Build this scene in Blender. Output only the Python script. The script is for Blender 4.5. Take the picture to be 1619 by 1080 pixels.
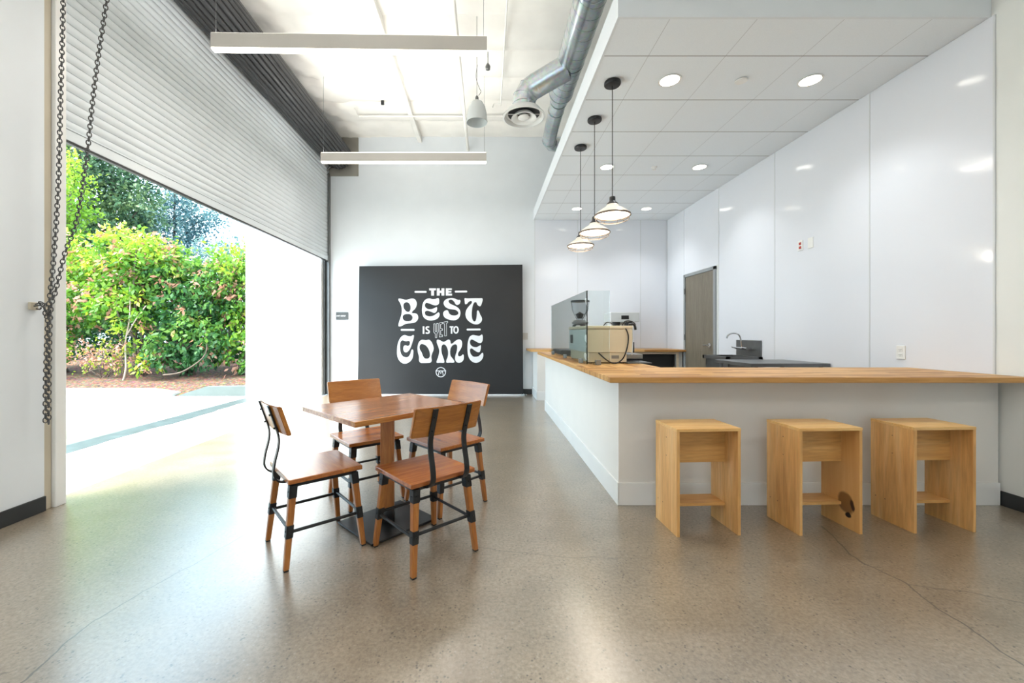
import bpy, bmesh, math, random
import numpy as np
from mathutils import Vector, Matrix
R = random.Random(7)
PI = math.pi
for o in list(bpy.data.objects): bpy.data.objects.remove(o)
S = bpy.context.scene
C = S.collection

# ------------------------------------------------------------------ camera
F, VX, VY, H = 648.0, 769.0, 528.0, 1.18
cd = bpy.data.cameras.new('camera'); cam = bpy.data.objects.new('camera', cd); C.objects.link(cam)
cd.sensor_width = 36; cd.lens = F/1619*36
cd.shift_x = (809.5-VX)/1619; cd.shift_y = -(540-VY)/1619
cam.location = (0, 0, H); cam.rotation_euler = (PI/2, 0, 0)
cd.clip_start = .05; cd.clip_end = 300
S.camera = cam
# ------------------------------------------------------------------ world, sun, exposure
w = bpy.data.worlds.new('world'); S.world = w; w.use_nodes = True
nt = w.node_tree; nt.nodes.clear()
wo = nt.nodes.new('ShaderNodeOutputWorld'); bg = nt.nodes.new('ShaderNodeBackground')
sky = nt.nodes.new('ShaderNodeTexSky'); sky.sky_type = 'NISHITA'; sky.sun_disc = False
sky.sun_elevation = math.radians(48); sky.sun_rotation = math.radians(180); sky.air_density = 1.0; sky.dust_density = 3.0
mx = nt.nodes.new('ShaderNodeMixRGB'); mx.inputs[0].default_value = .8
mx.inputs[2].default_value = (.60, .84, 1.0, 1)
sc_ = nt.nodes.new('ShaderNodeMixRGB'); sc_.blend_type = 'MULTIPLY'; sc_.inputs[0].default_value = 1
sc_.inputs[2].default_value = (.16, .16, .16, 1)
nt.links.new(sky.outputs[0], sc_.inputs[1]); nt.links.new(sc_.outputs[0], mx.inputs[1])
nt.links.new(mx.outputs[0], bg.inputs[0]); bg.inputs[1].default_value = 2.15
nt.links.new(bg.outputs[0], wo.inputs[0])
sd = bpy.data.lights.new('sun', 'SUN'); sun = bpy.data.objects.new('sun', sd); C.objects.link(sun)
sd.energy = 6.0; sd.angle = math.radians(28); sd.color = (1, .97, .9)
sun.rotation_euler = Vector((.42, .30, -.80)).to_track_quat('-Z', 'Y').to_euler()
S.view_settings.view_transform = 'Standard'; S.view_settings.look = 'None'
S.view_settings.gamma = 1; S.view_settings.use_curve_mapping = False
S.view_settings.exposure = 1.5

# ------------------------------------------------------------------ helpers
def P(px, py, Y):                       # point of the place seen at a pixel of the photo, at depth Y
    return Vector(((px-VX)/F*Y, Y, H-(py-VY)/F*Y))
def FL(px, py, z=0):
    Y = (H-z)*F/(py-VY); return Vector(((px-VX)/F*Y, Y, z))
def tag(o, label=None, cat=None, group=None, kind=None):
    if label: o['label'] = label
    if cat: o['category'] = cat
    if group: o['group'] = group
    if kind: o['kind'] = kind
    return o
def empty(name, loc=(0, 0, 0), rz=0, label=None, cat=None, group=None):
    o = bpy.data.objects.new(name, None); C.objects.link(o); o.empty_display_size = .1
    o.location = loc; o.rotation_euler = (0, 0, rz); return tag(o, label, cat, group)
def obj(name, bm, m=None, parent=None, smooth=False, label=None, loc=None):
    bmesh.ops.recalc_face_normals(bm, faces=bm.faces[:])
    me = bpy.data.meshes.new(name); bm.to_mesh(me); bm.free()
    if smooth:
        for p in me.polygons: p.use_smooth = True
        if smooth != 'all': me.set_sharp_from_angle(angle=math.radians(38))
    o = bpy.data.objects.new(name, me); C.objects.link(o)
    if m: me.materials.append(m)
    if parent: o.parent = parent
    if label: o['label'] = label
    if loc: o.location = loc
    return o
def struct(name, bm, m, smooth=False):
    o = obj(name, bm, m, smooth=smooth); o['kind'] = 'structure'; return o
def NB(): return bmesh.new()
def box(bm, c, s, bev=0, rot=None, seg=2):
    r = bmesh.ops.create_cube(bm, size=1)['verts']
    M = Matrix.Translation(c) @ (rot.to_4x4() if rot else Matrix.Identity(4)) @ Matrix.Diagonal((*s, 1))
    bmesh.ops.transform(bm, matrix=M, verts=r)
    if bev:
        es = list({e for v in r for e in v.link_edges})
        bmesh.ops.bevel(bm, geom=es, offset=bev, segments=seg, affect='EDGES', profile=.5)
    return bm
def b2(bm, x0, x1, y0, y1, z0, z1, bev=0):
    return box(bm, ((x0+x1)/2, (y0+y1)/2, (z0+z1)/2), (abs(x1-x0), abs(y1-y0), abs(z1-z0)), bev)
def frame_of(d):
    d = d.normalized(); a = Vector((0, 0, 1)) if abs(d.z) < .9 else Vector((1, 0, 0))
    u = d.cross(a).normalized(); return u, d.cross(u).normalized()
def cyl(bm, p0, p1, r0, r1=None, n=16, cap=True):
    p0, p1 = Vector(p0), Vector(p1); r1 = r0 if r1 is None else r1
    u, v = frame_of(p1-p0)
    A = [bm.verts.new(p0+(u*math.cos(t)+v*math.sin(t))*r0) for t in [2*PI*i/n for i in range(n)]]
    B = [bm.verts.new(p1+(u*math.cos(t)+v*math.sin(t))*r1) for t in [2*PI*i/n for i in range(n)]]
    for i in range(n): bm.faces.new((A[i], A[(i+1) % n], B[(i+1) % n], B[i]))
    if cap: bm.faces.new(A); bm.faces.new(B)
    return bm
def sweep(bm, pts, prof, side=None, cap=True, closed=False):
    """sweep a closed 2-D profile (list of (a,b)) along pts; side = fixed sideways axis or None"""
    pts = [Vector(p) for p in pts]; rings = []; n = len(prof); N = len(pts)
    u = None
    for i, p in enumerate(pts):
        if closed: d = pts[(i+1) % N]-pts[i-1]
        else: d = pts[min(i+1, N-1)]-pts[max(i-1, 0)]
        d.normalize()
        if side is not None: uu = Vector(side).normalized(); vv = d.cross(uu).normalized()
        else:
            if u is None: uu, vv = frame_of(d)
            else: uu = (u-d*u.dot(d)).normalized(); vv = d.cross(uu).normalized()
            u = uu
        rings.append([bm.verts.new(p+uu*a+vv*b) for a, b in prof])
    for i in range(N if closed else N-1):
        A, B = rings[i], rings[(i+1) % N]
        for k in range(n): bm.faces.new((A[k], A[(k+1) % n], B[(k+1) % n], B[k]))
    if cap and not closed: bm.faces.new(rings[0]); bm.faces.new(rings[-1])
    return bm
def circ(r, n=8): return [(r*math.cos(2*PI*i/n), r*math.sin(2*PI*i/n)) for i in range(n)]
def rect(w_, h_): return [(-w_/2, -h_/2), (w_/2, -h_/2), (w_/2, h_/2), (-w_/2, h_/2)]
def tube(bm, pts, r, n=8, closed=False): return sweep(bm, pts, circ(r, n), closed=closed)
def crom(pts, k=6, closed=False):
    pts = [Vector(p) for p in pts]; N = len(pts); out = []
    for i in range(N if closed else N-1):
        if closed: a, b, c, d = pts[i-1], pts[i], pts[(i+1) % N], pts[(i+2) % N]
        else: a, b, c, d = pts[max(i-1, 0)], pts[i], pts[i+1], pts[min(i+2, N-1)]
        for j in range(k):
            t = j/k
            out.append(.5*((2*b)+(c-a)*t+(2*a-5*b+4*c-d)*t*t+(3*b-a-3*c+d)*t**3))
    if not closed: out.append(pts[-1])
    return out
def lathe(bm, prof, c=(0, 0, 0), n=32, axis='Z', closed=False):
    c = Vector(c); rings = []
    for r, z in prof:
        if r < 1e-6: rings.append([bm.verts.new(c+Vector((0, 0, z)))])
        else: rings.append([bm.verts.new(c+Vector((r*math.cos(2*PI*i/n), r*math.sin(2*PI*i/n), z))) for i in range(n)])
    for A, B in list(zip(rings, rings[1:]))+([(rings[-1], rings[0])] if closed else []):
        for i in range(n):
            j = (i+1) % n
            if len(A) == 1 and len(B) == 1: continue
            if len(A) == 1: bm.faces.new((A[0], B[i], B[j]))
            elif len(B) == 1: bm.faces.new((A[i], A[j], B[0]))
            else: bm.faces.new((A[i], A[j], B[j], B[i]))
    return bm
def prism(bm, pts, d):
    """polygon pts (3-D) extruded by vector d"""
    d = Vector(d); A = [bm.verts.new(p) for p in pts]; B = [bm.verts.new(Vector(p)+d) for p in pts]
    bm.faces.new(A); bm.faces.new(B)
    n = len(A)
    for i in range(n): bm.faces.new((A[i], A[(i+1) % n], B[(i+1) % n], B[i]))
    return bm
def copy_tree(o, parent=None):
    c = o.copy(); C.objects.link(c)
    if parent: c.parent = parent
    for ch in list(o.children): copy_tree(ch, c)
    return c

# ------------------------------------------------------------------ materials
class NT:
    def __init__(s, name):
        s.m = bpy.data.materials.new(name); s.m.use_nodes = True
        s.t = s.m.node_tree; s.t.nodes.clear()
        s.out = s.n('ShaderNodeOutputMaterial'); s.b = s.n('ShaderNodeBsdfPrincipled')
        s.l(s.b.outputs[0], s.out.inputs[0])
    def n(s, ty, **k):
        nd = s.t.nodes.new(ty)
        for a, b in k.items(): setattr(nd, a, b)
        return nd
    def l(s, a, b): s.t.links.new(a, b)
    def co(s, sc=(1, 1, 1), rand=False):
        tc = s.n('ShaderNodeTexCoord'); v = tc.outputs['Object']
        if rand:
            oi = s.n('ShaderNodeObjectInfo'); ad = s.n('ShaderNodeVectorMath', operation='MULTIPLY_ADD')
            cb = s.n('ShaderNodeCombineXYZ')
            for i in range(3): s.l(oi.outputs['Random'], cb.inputs[i])
            s.l(cb.outputs[0], ad.inputs[0]); ad.inputs[1].default_value = (17, 31, 23); s.l(v, ad.inputs[2]); v = ad.outputs[0]
        m = s.n('ShaderNodeMapping'); m.inputs['Scale'].default_value = sc
        s.l(v, m.inputs[0]); return m.outputs[0]
    def noise(s, v, scale=5, det=4, rough=.5, dist=0):
        x = s.n('ShaderNodeTexNoise'); x.inputs['Scale'].default_value = scale; x.inputs['Detail'].default_value = det
        x.inputs['Roughness'].default_value = rough; x.inputs['Distortion'].default_value = dist
        if v: s.l(v, x.inputs['Vector'])
        return x.outputs['Fac']
    def ramp(s, f, stops, interp='LINEAR'):
        r = s.n('ShaderNodeValToRGB'); r.color_ramp.interpolation = interp; e = r.color_ramp.elements
        while len(e) < len(stops): e.new(.5)
        for i, (p, c) in enumerate(stops):
            e[i].position = p; e[i].color = (*c, 1) if len(c) == 3 else c
        s.l(f, r.inputs[0]); return r.outputs[0]
    def mix(s, f, a, b, mode='MIX'):
        x = s.n('ShaderNodeMixRGB', blend_type=mode)
        for i, q in enumerate((f, a, b)):
            if hasattr(q, 'is_linked'): s.l(q, x.inputs[i])
            else: x.inputs[i].default_value = q if i == 0 else ((*q, 1) if len(q) == 3 else q)
        return x.outputs[0]
    def math(s, op, a, b=0., c=0., clamp=False):
        x = s.n('ShaderNodeMath', operation=op); x.use_clamp = clamp
        for i, q in enumerate((a, b, c)):
            if hasattr(q, 'is_linked'): s.l(q, x.inputs[i])
            else: x.inputs[i].default_value = q
        return x.outputs[0]
    def set(s, **k):
        for a, v in k.items():
            i = s.b.inputs[a.replace('_', ' ')]
            if hasattr(v, 'is_linked'): s.l(v, i)
            else: i.default_value = (*v, 1) if isinstance(v, tuple) and len(v) == 3 else v
        return s
    def bump(s, h, st=.2, d=.01):
        x = s.n('ShaderNodeBump'); x.inputs['Strength'].default_value = st; x.inputs['Distance'].default_value = d
        s.l(h, x.inputs['Height']); s.l(x.outputs[0], s.b.inputs['Normal']); return s
def simple(name, col, rough=.5, metal=0, var=.06, vs=3, bump=0, bs=60, **k):
    t = NT(name); v = t.co()
    f = t.noise(v, vs, 3)
    lo = tuple(c*(1-var) for c in col); hi = tuple(min(1, c*(1+var)) for c in col)
    t.set(Base_Color=t.ramp(f, [(.3, lo), (.7, hi)]), Roughness=rough, Metallic=metal, **k)
    if bump: t.bump(t.noise(v, bs, 4), bump, .004)
    return t.m
def emis(name, col, st):
    t = NT(name); t.set(Base_Color=(.9, .9, .88), Emission_Color=col, Emission_Strength=st, Roughness=.4); return t.m
def wood(name, c1, c2, c3, axis='x', rough=.35, sc=1., dark=None, rand=True, coat=0.):
    t = NT(name)
    k = {'x': (1.2, 14, 14), 'y': (14, 1.2, 14), 'z': (14, 14, 1.2)}[axis]
    v = t.co(tuple(q*sc for q in k), rand)
    f = t.noise(v, 2.2, 5, .6, .8)
    v2 = t.co(tuple(q*sc*5 for q in k), rand); g = t.noise(v2, 3, 3, .6)
    col = t.ramp(f, [(.3, c1), (.5, c2), (.7, c3)])
    col = t.mix(.35, col, t.ramp(g, [(.35, (.55, .5, .45)), (.6, (1, 1, 1))]), 'MULTIPLY')
    if dark:
        v3 = t.co(tuple(q*sc*.35 for q in k), rand); d = t.noise(v3, 2.5, 3, .5, 1.5)
        col = t.mix(t.ramp(d, [(.64, (0, 0, 0)), (.76, (.8, .8, .8))]), col, dark)
    t.set(Base_Color=col, Roughness=rough, Coat_Weight=coat, Coat_Roughness=.15)
    t.bump(g, .08, .002); return t.m

M_wall = simple('painted wall', (.76, .80, .835), .55, var=.015, bump=.03, bs=90)
M_wallr = simple('painted wall right', (.80, .81, .78), .5, var=.015, bump=.03, bs=90)
M_trim = simple('white trim', (.82, .82, .80), .35, var=.02)
M_beige = simple('beige paint', (.55, .49, .38), .5, var=.05)
M_black = simple('black rubber base', (.018, .02, .021), .4, var=.1)
M_blackmetal = simple('black powder coat', (.022, .023, .025), .38, .3, var=.15, vs=20, bump=.05)
M_steel = simple('stainless steel', (.30, .31, .31), .3, 1, var=.08, vs=8)
M_greysteel = simple('grey steel', (.15, .155, .155), .35, .6, var=.08, vs=8)
M_chrome = simple('chrome', (.7, .7, .7), .12, 1, var=.03)
M_darkgrey = simple('charcoal slats', (.045, .046, .048), .45, .2, var=.12, vs=6)
M_chain = simple('oxidised chain steel', (.11, .11, .11), .45, .8, var=.2, vs=30)
M_white_plastic = simple('white plastic', (.82, .82, .80), .35, var=.02)
M_housing = simple('light housing', (.62, .58, .53), .4, var=.02)
M_red = simple('red plastic', (.45, .04, .03), .3)
M_cream = simple('cream enamel', (.72, .62, .44), .35, var=.03)
M_bluegrey = simple('pale enamel', (.62, .68, .66), .35, var=.03)
M_cable = simple('black cable', (.012, .012, .012), .5)
M_fabric = simple('black banner fabric', (.013, .0135, .015), .42, var=.12, vs=2)
M_print = simple('white print', (.78, .79, .81), .5, var=.02)
M_hdoor = wood('grey stained door', (.17, .14, .10), (.20, .17, .125), (.23, .20, .15), 'z', .4, .5)
M_frame = simple('grey door frame', (.30, .32, .33), .4)
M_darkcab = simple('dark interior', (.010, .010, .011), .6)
M_slat = simple('white enamel slats', (.74, .79, .82), .3, .0, var=.04, vs=1.5)
M_insul = simple('insulation facing', (.86, .84, .79), .5, var=.05, vs=2.5, bump=.25, bs=6)
M_beam = simple('white painted beam', (.80, .79, .75), .45)
M_plaster = simple('white stucco', (.86, .87, .87), .7, var=.02, bump=.1, bs=120)
M_enamel = None
t = NT('opal shade'); t.set(Base_Color=(.80, .74, .64), Roughness=.3, Emission_Color=(1, .90, .74), Emission_Strength=.03); M_shade = t.m
M_glowin = emis('lamp interior', (1, .93, .80), 1.3)
M_linear = emis('linear diffuser', (1, .92, .80), 4)
M_down = emis('downlight lens', (1, .96, .86), 3)

M_woodt = wood('stained table wood', (.28, .08, .022), (.45, .165, .04), (.60, .29, .085), 'x', .22, 1, dark=(.14, .045, .02), coat=.4)
M_woods = wood('stained seat wood', (.32, .085, .02), (.44, .14, .03), (.54, .20, .045), 'x', .25, 1, dark=(.16, .05, .02), coat=.3)
M_woodb = wood('stained backrest wood', (.36, .12, .022), (.46, .17, .03), (.54, .22, .045), 'x', .3, .8, dark=(.17, .06, .02), coat=.2)
M_woodl = wood('stained leg wood', (.34, .115, .028), (.46, .17, .04), (.54, .23, .06), 'z', .35, 1)
M_ply = wood('maple side board', (.66, .33, .105), (.77, .43, .155), (.85, .55, .25), 'z', .4, .35)
M_plyh = wood('maple cross board', (.58, .29, .085), (.68, .37, .12), (.76, .46, .18), 'x', .4, .45)
M_plyt = wood('maple seat board', (.76, .40, .12), (.83, .50, .18), (.88, .60, .26), 'x', .35, .5, dark=(.55, .25, .08))
def knot_mat():
    t = NT('maple board with dark knot'); v = t.co((4.9, 4.9, .42)); f = t.noise(v, 2.2, 5, .6, .8)
    col = t.ramp(f, [(.25, (.60, .29, .09)), (.5, (.70, .38, .13)), (.75, (.77, .47, .19))])
    tc = t.n('ShaderNodeTexCoord'); nz = t.n('ShaderNodeTexNoise'); nz.inputs['Scale'].default_value = 9
    t.l(tc.outputs['Object'], nz.inputs['Vector'])
    wv = t.n('ShaderNodeVectorMath', operation='MULTIPLY_ADD'); t.l(nz.outputs['Color'], wv.inputs[0])
    wv.inputs[1].default_value = (.05, .05, .07); t.l(tc.outputs['Object'], wv.inputs[2])
    def blob(c, s):
        mp = t.n('ShaderNodeMapping'); mp.vector_type = 'POINT'
        mp.inputs['Location'].default_value = tuple(-c[i]/s[i] for i in range(3)); mp.inputs['Scale'].default_value = tuple(1/q for q in s)
        t.l(wv.outputs[0], mp.inputs[0]); ln = t.n('ShaderNodeVectorMath', operation='LENGTH'); t.l(mp.outputs[0], ln.inputs[0])
        return ln.outputs['Value']
    d = blob((0, .085+.025, .15+.035), (9, .058, .062))
    col = t.mix(t.ramp(d, [(.8, (1, 1, 1)), (1.05, (0, 0, 0))]), col, (.26, .12, .035))
    d2 = blob((0, .045+.025, .145+.035), (9, .015, .042))
    col = t.mix(t.ramp(d2, [(.7, (1, 1, 1)), (1.05, (0, 0, 0))]), col, (.05, .018, .008))
    d3 = blob((0, .08+.025, .085+.035), (9, .020, .016))
    col = t.mix(t.ramp(d3, [(.7, (1, 1, 1)), (1.05, (0, 0, 0))]), col, (.02, .008, .004))
    t.set(Base_Color=col, Roughness=.4); return t.m
M_knot = knot_mat()

def butcher(name, axis):
    t = NT(name); tc = t.n('ShaderNodeTexCoord'); mp = t.n('ShaderNodeMapping')
    if axis == 'y': mp.inputs['Rotation'].default_value = (0, 0, PI/2)
    t.l(tc.outputs['Object'], mp.inputs[0])
    br = t.n('ShaderNodeTexBrick'); br.offset = .37; br.offset_frequency = 2
    br.inputs['Color1'].default_value = (0, 0, 0, 1); br.inputs['Color2'].default_value = (1, 1, 1, 1)
    br.inputs['Mortar'].default_value = (.5, .5, .5, 1); br.inputs['Mortar Size'].default_value = .0006
    br.inputs['Scale'].default_value = 1; br.inputs['Brick Width'].default_value = .42; br.inputs['Row Height'].default_value = .042
    t.l(mp.outputs[0], br.inputs['Vector'])
    col = t.ramp(br.outputs['Color'], [(0, (.30, .125, .03)), (.3, (.46, .23, .065)), (.6, (.60, .34, .12)), (1, (.72, .45, .19))])
    k = (2, 30, 30) if axis == 'x' else (30, 2, 30)
    g = t.noise(t.co(k), 2, 5, .6, .5)
    col = t.mix(.5, col, t.ramp(g, [(.3, (.6, .5, .4)), (.6, (1, 1, 1))]), 'MULTIPLY')
    t.set(Base_Color=col, Roughness=.42, Specular_IOR_Level=.25); return t.m
M_butx = butcher('butcher block along front', 'x'); M_buty = butcher('butcher block along side', 'y')

def frp_mat():
    t = NT('glossy wall sheet'); v = t.co(); f = t.noise(v, 1.6, 2, .4)
    t.set(Base_Color=(.78, .80, .85), Roughness=.10, Specular_IOR_Level=.5); t.bump(f, .35, .035); return t.m
M_frp = frp_mat()
def galv():
    t = NT('galvanised sheet'); v = t.co(); vo = t.n('ShaderNodeTexVoronoi'); vo.inputs['Scale'].default_value = 30
    t.l(v, vo.inputs['Vector'])
    f = t.noise(v, 3, 3)
    col = t.mix(.25, t.ramp(f, [(.3, (.46, .50, .52)), (.7, (.70, .75, .77))]), vo.outputs['Color'], 'SOFT_LIGHT')
    t.set(Base_Color=col, Metallic=.95, Roughness=.27); t.bump(f, .1, .01); return t.m
M_galv = galv()
def glassm(name, col, rough=0., alpha=.25):
    t = NT(name); g = t.n('ShaderNodeBsdfGlass'); g.inputs['Color'].default_value = (*col, 1); g.inputs['IOR'].default_value = 1.45
    t.l(g.outputs[0], t.out.inputs[0]); return t.m
M_glass = glassm('clear greenish glass', (.94, .97, .965))
M_hopper = glassm('smoked hopper plastic', (.93, .94, .95))

def tile_mat():
    t = NT('ceiling tiles'); tc = t.n('ShaderNodeTexCoord'); sx = t.n('ShaderNodeSeparateXYZ'); t.l(tc.outputs['Object'], sx.inputs[0])
    def line(o, off, wd):
        a = t.math('ADD', o, -off+20*.62 if off < 2 else -off+20*.6165)
        pitch = .62 if off < 2 else .6165
        a = t.math('MODULO', a, pitch); a = t.math('ABSOLUTE', t.math('SUBTRACT', a, pitch/2)); return t.math('GREATER_THAN', a, pitch/2-wd)
    lx = line(sx.outputs[0], 1.30, .0025); ly = line(sx.outputs[1], 3.29, .0045)
    f = t.math('MAXIMUM', t.math('MULTIPLY', lx, .45), ly)
    n = t.noise(t.co(), 220, 2)
    col = t.mix(f, t.ramp(n, [(.3, (.80, .85, .89)), (.7, (.84, .89, .93))]), (.28, .28, .28))
    t.set(Base_Color=col, Roughness=.8); t.bump(n, .15, .002); return t.m
M_tile = tile_mat()

def concrete():
    t = NT('polished concrete'); v = t.co()
    big = t.noise(v, .55, 4, .55, .4); mid = t.noise(v, 4, 5, .6); fine = t.noise(v, 60, 4, .7)
    col = t.ramp(big, [(.3, (.27, .215, .152)), (.7, (.42, .35, .262))])
    col = t.mix(.6, col, t.ramp(mid, [(.3, (.58, .58, .58)), (.68, (1.0, .99, .98))]), 'MULTIPLY')
    col = t.mix(.55, col, t.ramp(fine, [(.38, (.42, .40, .37)), (.6, (1.0, 1.0, 1.0))]), 'MULTIPLY')
    vo = t.n('ShaderNodeTexVoronoi'); vo.inputs['Scale'].default_value = 55; t.l(v, vo.inputs['Vector'])
    sp = t.ramp(vo.outputs['Distance'], [(.14, (1, 1, 1)), (.30, (0, 0, 0))])
    msk = t.ramp(t.noise(v, 14, 3), [(.45, (0, 0, 0)), (.6, (1, 1, 1))])
    spf = t.math('MULTIPLY', sp, msk)
    col = t.mix(t.math('MULTIPLY', spf, .75), col, (.035, .030, .026))
    vo2 = t.n('ShaderNodeTexVoronoi'); vo2.inputs['Scale'].default_value = 38; t.l(v, vo2.inputs['Vector'])
    col = t.mix(t.math('MULTIPLY', t.ramp(vo2.outputs['Distance'], [(.10, (1, 1, 1)), (.2, (0, 0, 0))]), .35), col, (.42, .38, .32))
    vo3 = t.n('ShaderNodeTexVoronoi'); vo3.inputs['Scale'].default_value = 1.7; t.l(v, vo3.inputs['Vector'])
    col = t.mix(t.math('MULTIPLY', t.ramp(vo3.outputs['Distance'], [(.02, (1, 1, 1)), (.04, (0, 0, 0))]), .7), col, (.06, .055, .05))
    # cracks: distance to polylines on a noise-warped coordinate
    nz = t.n('ShaderNodeTexNoise'); nz.inputs['Scale'].default_value = 3.5; nz.inputs['Detail'].default_value = 6; t.l(v, nz.inputs['Vector'])
    wv = t.n('ShaderNodeVectorMath', operation='MULTIPLY_ADD'); t.l(nz.outputs['Color'], wv.inputs[0])
    wv.inputs[1].default_value = (.12, .12, 0); t.l(v, wv.inputs[2])
    cr = None
    polys = [([(25, 1085), (100, 1015), (240, 930), (340, 872), (398, 838), (470, 812)], .0035, 1.),
             ([(1296, 832), (1362, 890), (1440, 925), (1492, 968), (1600, 1040), (1660, 1085)], .0045, 1.),
             ([(1440, 925), (1540, 938), (1660, 962)], .006, .5), ([(760, 866), (860, 878), (975, 884)], .006, .35)]
    for pl, wd, amt in polys:
        ps = [FL(*q)+Vector((.06, .06, 0)) for q in pl]
        for a, b in zip(ps, ps[1:]):
            ab = b-a
            s1 = t.n('ShaderNodeVectorMath', operation='SUBTRACT'); t.l(wv.outputs[0], s1.inputs[0]); s1.inputs[1].default_value = a
            dt = t.n('ShaderNodeVectorMath', operation='DOT_PRODUCT'); t.l(s1.outputs[0], dt.inputs[0]); dt.inputs[1].default_value = ab/ab.length_squared
            tt = t.math('MULTIPLY', dt.outputs['Value'], 1., clamp=True)
            scv = t.n('ShaderNodeVectorMath', operation='SCALE'); scv.inputs[0].default_value = ab; t.l(tt, scv.inputs['Scale'])
            s2 = t.n('ShaderNodeVectorMath', operation='DISTANCE'); t.l(s1.outputs[0], s2.inputs[0]); t.l(scv.outputs[0], s2.inputs[1])
            q = t.math('MULTIPLY', t.math('LESS_THAN', s2.outputs['Value'], wd), amt)
            cr = q if cr is None else t.math('MAXIMUM', cr, q)
    col = t.mix(t.math('MULTIPLY', cr, .8), col, (.05, .045, .04))
    rg = t.math('ADD', t.math('MULTIPLY', mid, .16), .20)
    rg = t.math('ADD', rg, t.math('MULTIPLY', fine, .08))
    t.set(Base_Color=col, Roughness=rg, Specular_IOR_Level=.9, Coat_Weight=1.0, Coat_Roughness=.25, Coat_IOR=1.75)
    t.bump(t.noise(v, 5, 4), .04, .01); return t.m
M_floor = concrete()
def outcon():
    t = NT('driveway concrete'); v = t.co(); f = t.noise(v, .8, 5, .6, .6); g = t.noise(v, 30, 3)
    sx = t.n('ShaderNodeSeparateXYZ'); t.l(v, sx.inputs[0])
    u_ = t.math('ADD', sx.outputs[1], t.math('MULTIPLY', f, 1.6))
    u_ = t.math('ADD', u_, t.math('MULTIPLY', sx.outputs[0], .22))     # the gutter runs slightly askew
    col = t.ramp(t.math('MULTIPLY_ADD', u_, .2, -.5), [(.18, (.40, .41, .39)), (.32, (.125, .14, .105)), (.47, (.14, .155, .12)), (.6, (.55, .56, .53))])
    col = t.mix(.3, col, t.ramp(g, [(.3, (.7, .7, .7)), (.6, (1, 1, 1))]), 'MULTIPLY')
    t.set(Base_Color=col, Roughness=.75); t.bump(g, .2, .004); return t.m
M_drive = outcon()
M_apron = simple('apron concrete', (.62, .62, .60), .5, var=.08, vs=2, bump=.1)
M_darkband = simple('dark band concrete', (.055, .075, .078), .45, var=.25, vs=6, bump=.2)  # darker colour for the ragged band along the apron edge
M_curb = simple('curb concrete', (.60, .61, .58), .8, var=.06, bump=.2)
M_curbshade = simple('curb concrete in shade', (.10, .125, .12), .8, var=.08, bump=.2)  # darker copy of the curb colour, with the shade on its face put in
def mulchm():
    t = NT('bark mulch'); v = t.co(); vo = t.n('ShaderNodeTexVoronoi'); vo.inputs['Scale'].default_value = 26; t.l(v, vo.inputs['Vector'])
    f = t.noise(v, 18, 5, .7)
    col = t.mix(.6, t.ramp(f, [(.35, (.035, .018, .011)), (.55, (.15, .082, .052)), (.75, (.28, .18, .13))]), vo.outputs['Color'], 'SOFT_LIGHT')
    t.set(Base_Color=col, Roughness=.9); t.bump(f, .9, .05); return t.m
M_mulch = mulchm()
M_bark = simple('bark', (.10, .075, .055), .8, var=.3, vs=10, bump=.6, bs=30)
def leafm(name, stops):
    t = NT(name); a = t.n('ShaderNodeAttribute'); a.attribute_name = 'tint'
    col = t.ramp(a.outputs['Fac'], stops); t.set(Base_Color=col, Roughness=.5)
    tr = t.n('ShaderNodeBsdfTranslucent'); t.l(col, tr.inputs[0]); m = t.n('ShaderNodeMixShader'); m.inputs[0].default_value = .45
    t.l(t.b.outputs[0], m.inputs[1]); t.l(tr.outputs[0], m.inputs[2]); t.l(m.outputs[0], t.out.inputs[0]); return t.m
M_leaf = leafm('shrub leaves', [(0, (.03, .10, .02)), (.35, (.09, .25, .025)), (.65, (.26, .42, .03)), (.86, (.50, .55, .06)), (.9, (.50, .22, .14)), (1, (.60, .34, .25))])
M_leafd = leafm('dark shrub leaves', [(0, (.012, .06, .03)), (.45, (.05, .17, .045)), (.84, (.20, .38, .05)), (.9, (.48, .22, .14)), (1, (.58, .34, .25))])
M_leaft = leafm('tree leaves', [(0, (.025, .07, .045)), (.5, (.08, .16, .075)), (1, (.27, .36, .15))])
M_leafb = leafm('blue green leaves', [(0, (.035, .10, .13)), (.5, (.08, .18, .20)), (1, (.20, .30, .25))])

# ------------------------------------------------------------------ setting
XL, XR, YB, ZC = -3.09, 3.55, 8.04, 5.08
struct('floor', b2(NB(), XL, XR+.2, -5, YB+.2, -.15, 0), M_floor)
struct('wall_back', b2(NB(), XL-.15, XR+.2, YB, YB+.2, 0, ZC+.15), M_wall)
struct('wall_right', b2(NB(), XR, XR+.2, -5, YB, 0, ZC+.15), M_wallr)
struct('wall_left', b2(NB(), -3.25, -2.95, -5, 2.735, 0, ZC+.15), M_wall)
struct('wall_header', b2(NB(), -3.35, -3.18, 2.735, YB, 4.1, ZC+.15), M_wall)
bm = NB(); b2(bm, XL-.2, XR+.2, -5.2, -5, 3.6, ZC+.15); b2(bm, -3.25, -2.4, -5.2, -5, 0, 3.6); b2(bm, 2.9, XR+.2, -5.2, -5, 0, 3.6); b2(bm, -2.4, 2.9, -5.2, -5, 0, .25); b2(bm, -.6, 2.9, -5.2, -5, .25, 3.6); b2(bm, -2.4, -.6, -5.2, -5, 2.5, 3.6)
struct('wall_rear', bm, M_wall)
bm = NB()
for x in (-2.37, -1.5, -.63): b2(bm, x-.03, x+.03, -5.15, -5.05, .25, 2.5)
b2(bm, -2.4, -.6, -5.15, -5.05, 2.44, 2.5)
struct('added_window', bm, M_blackmetal)  # window added in the unseen rear wall to let daylight in
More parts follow.
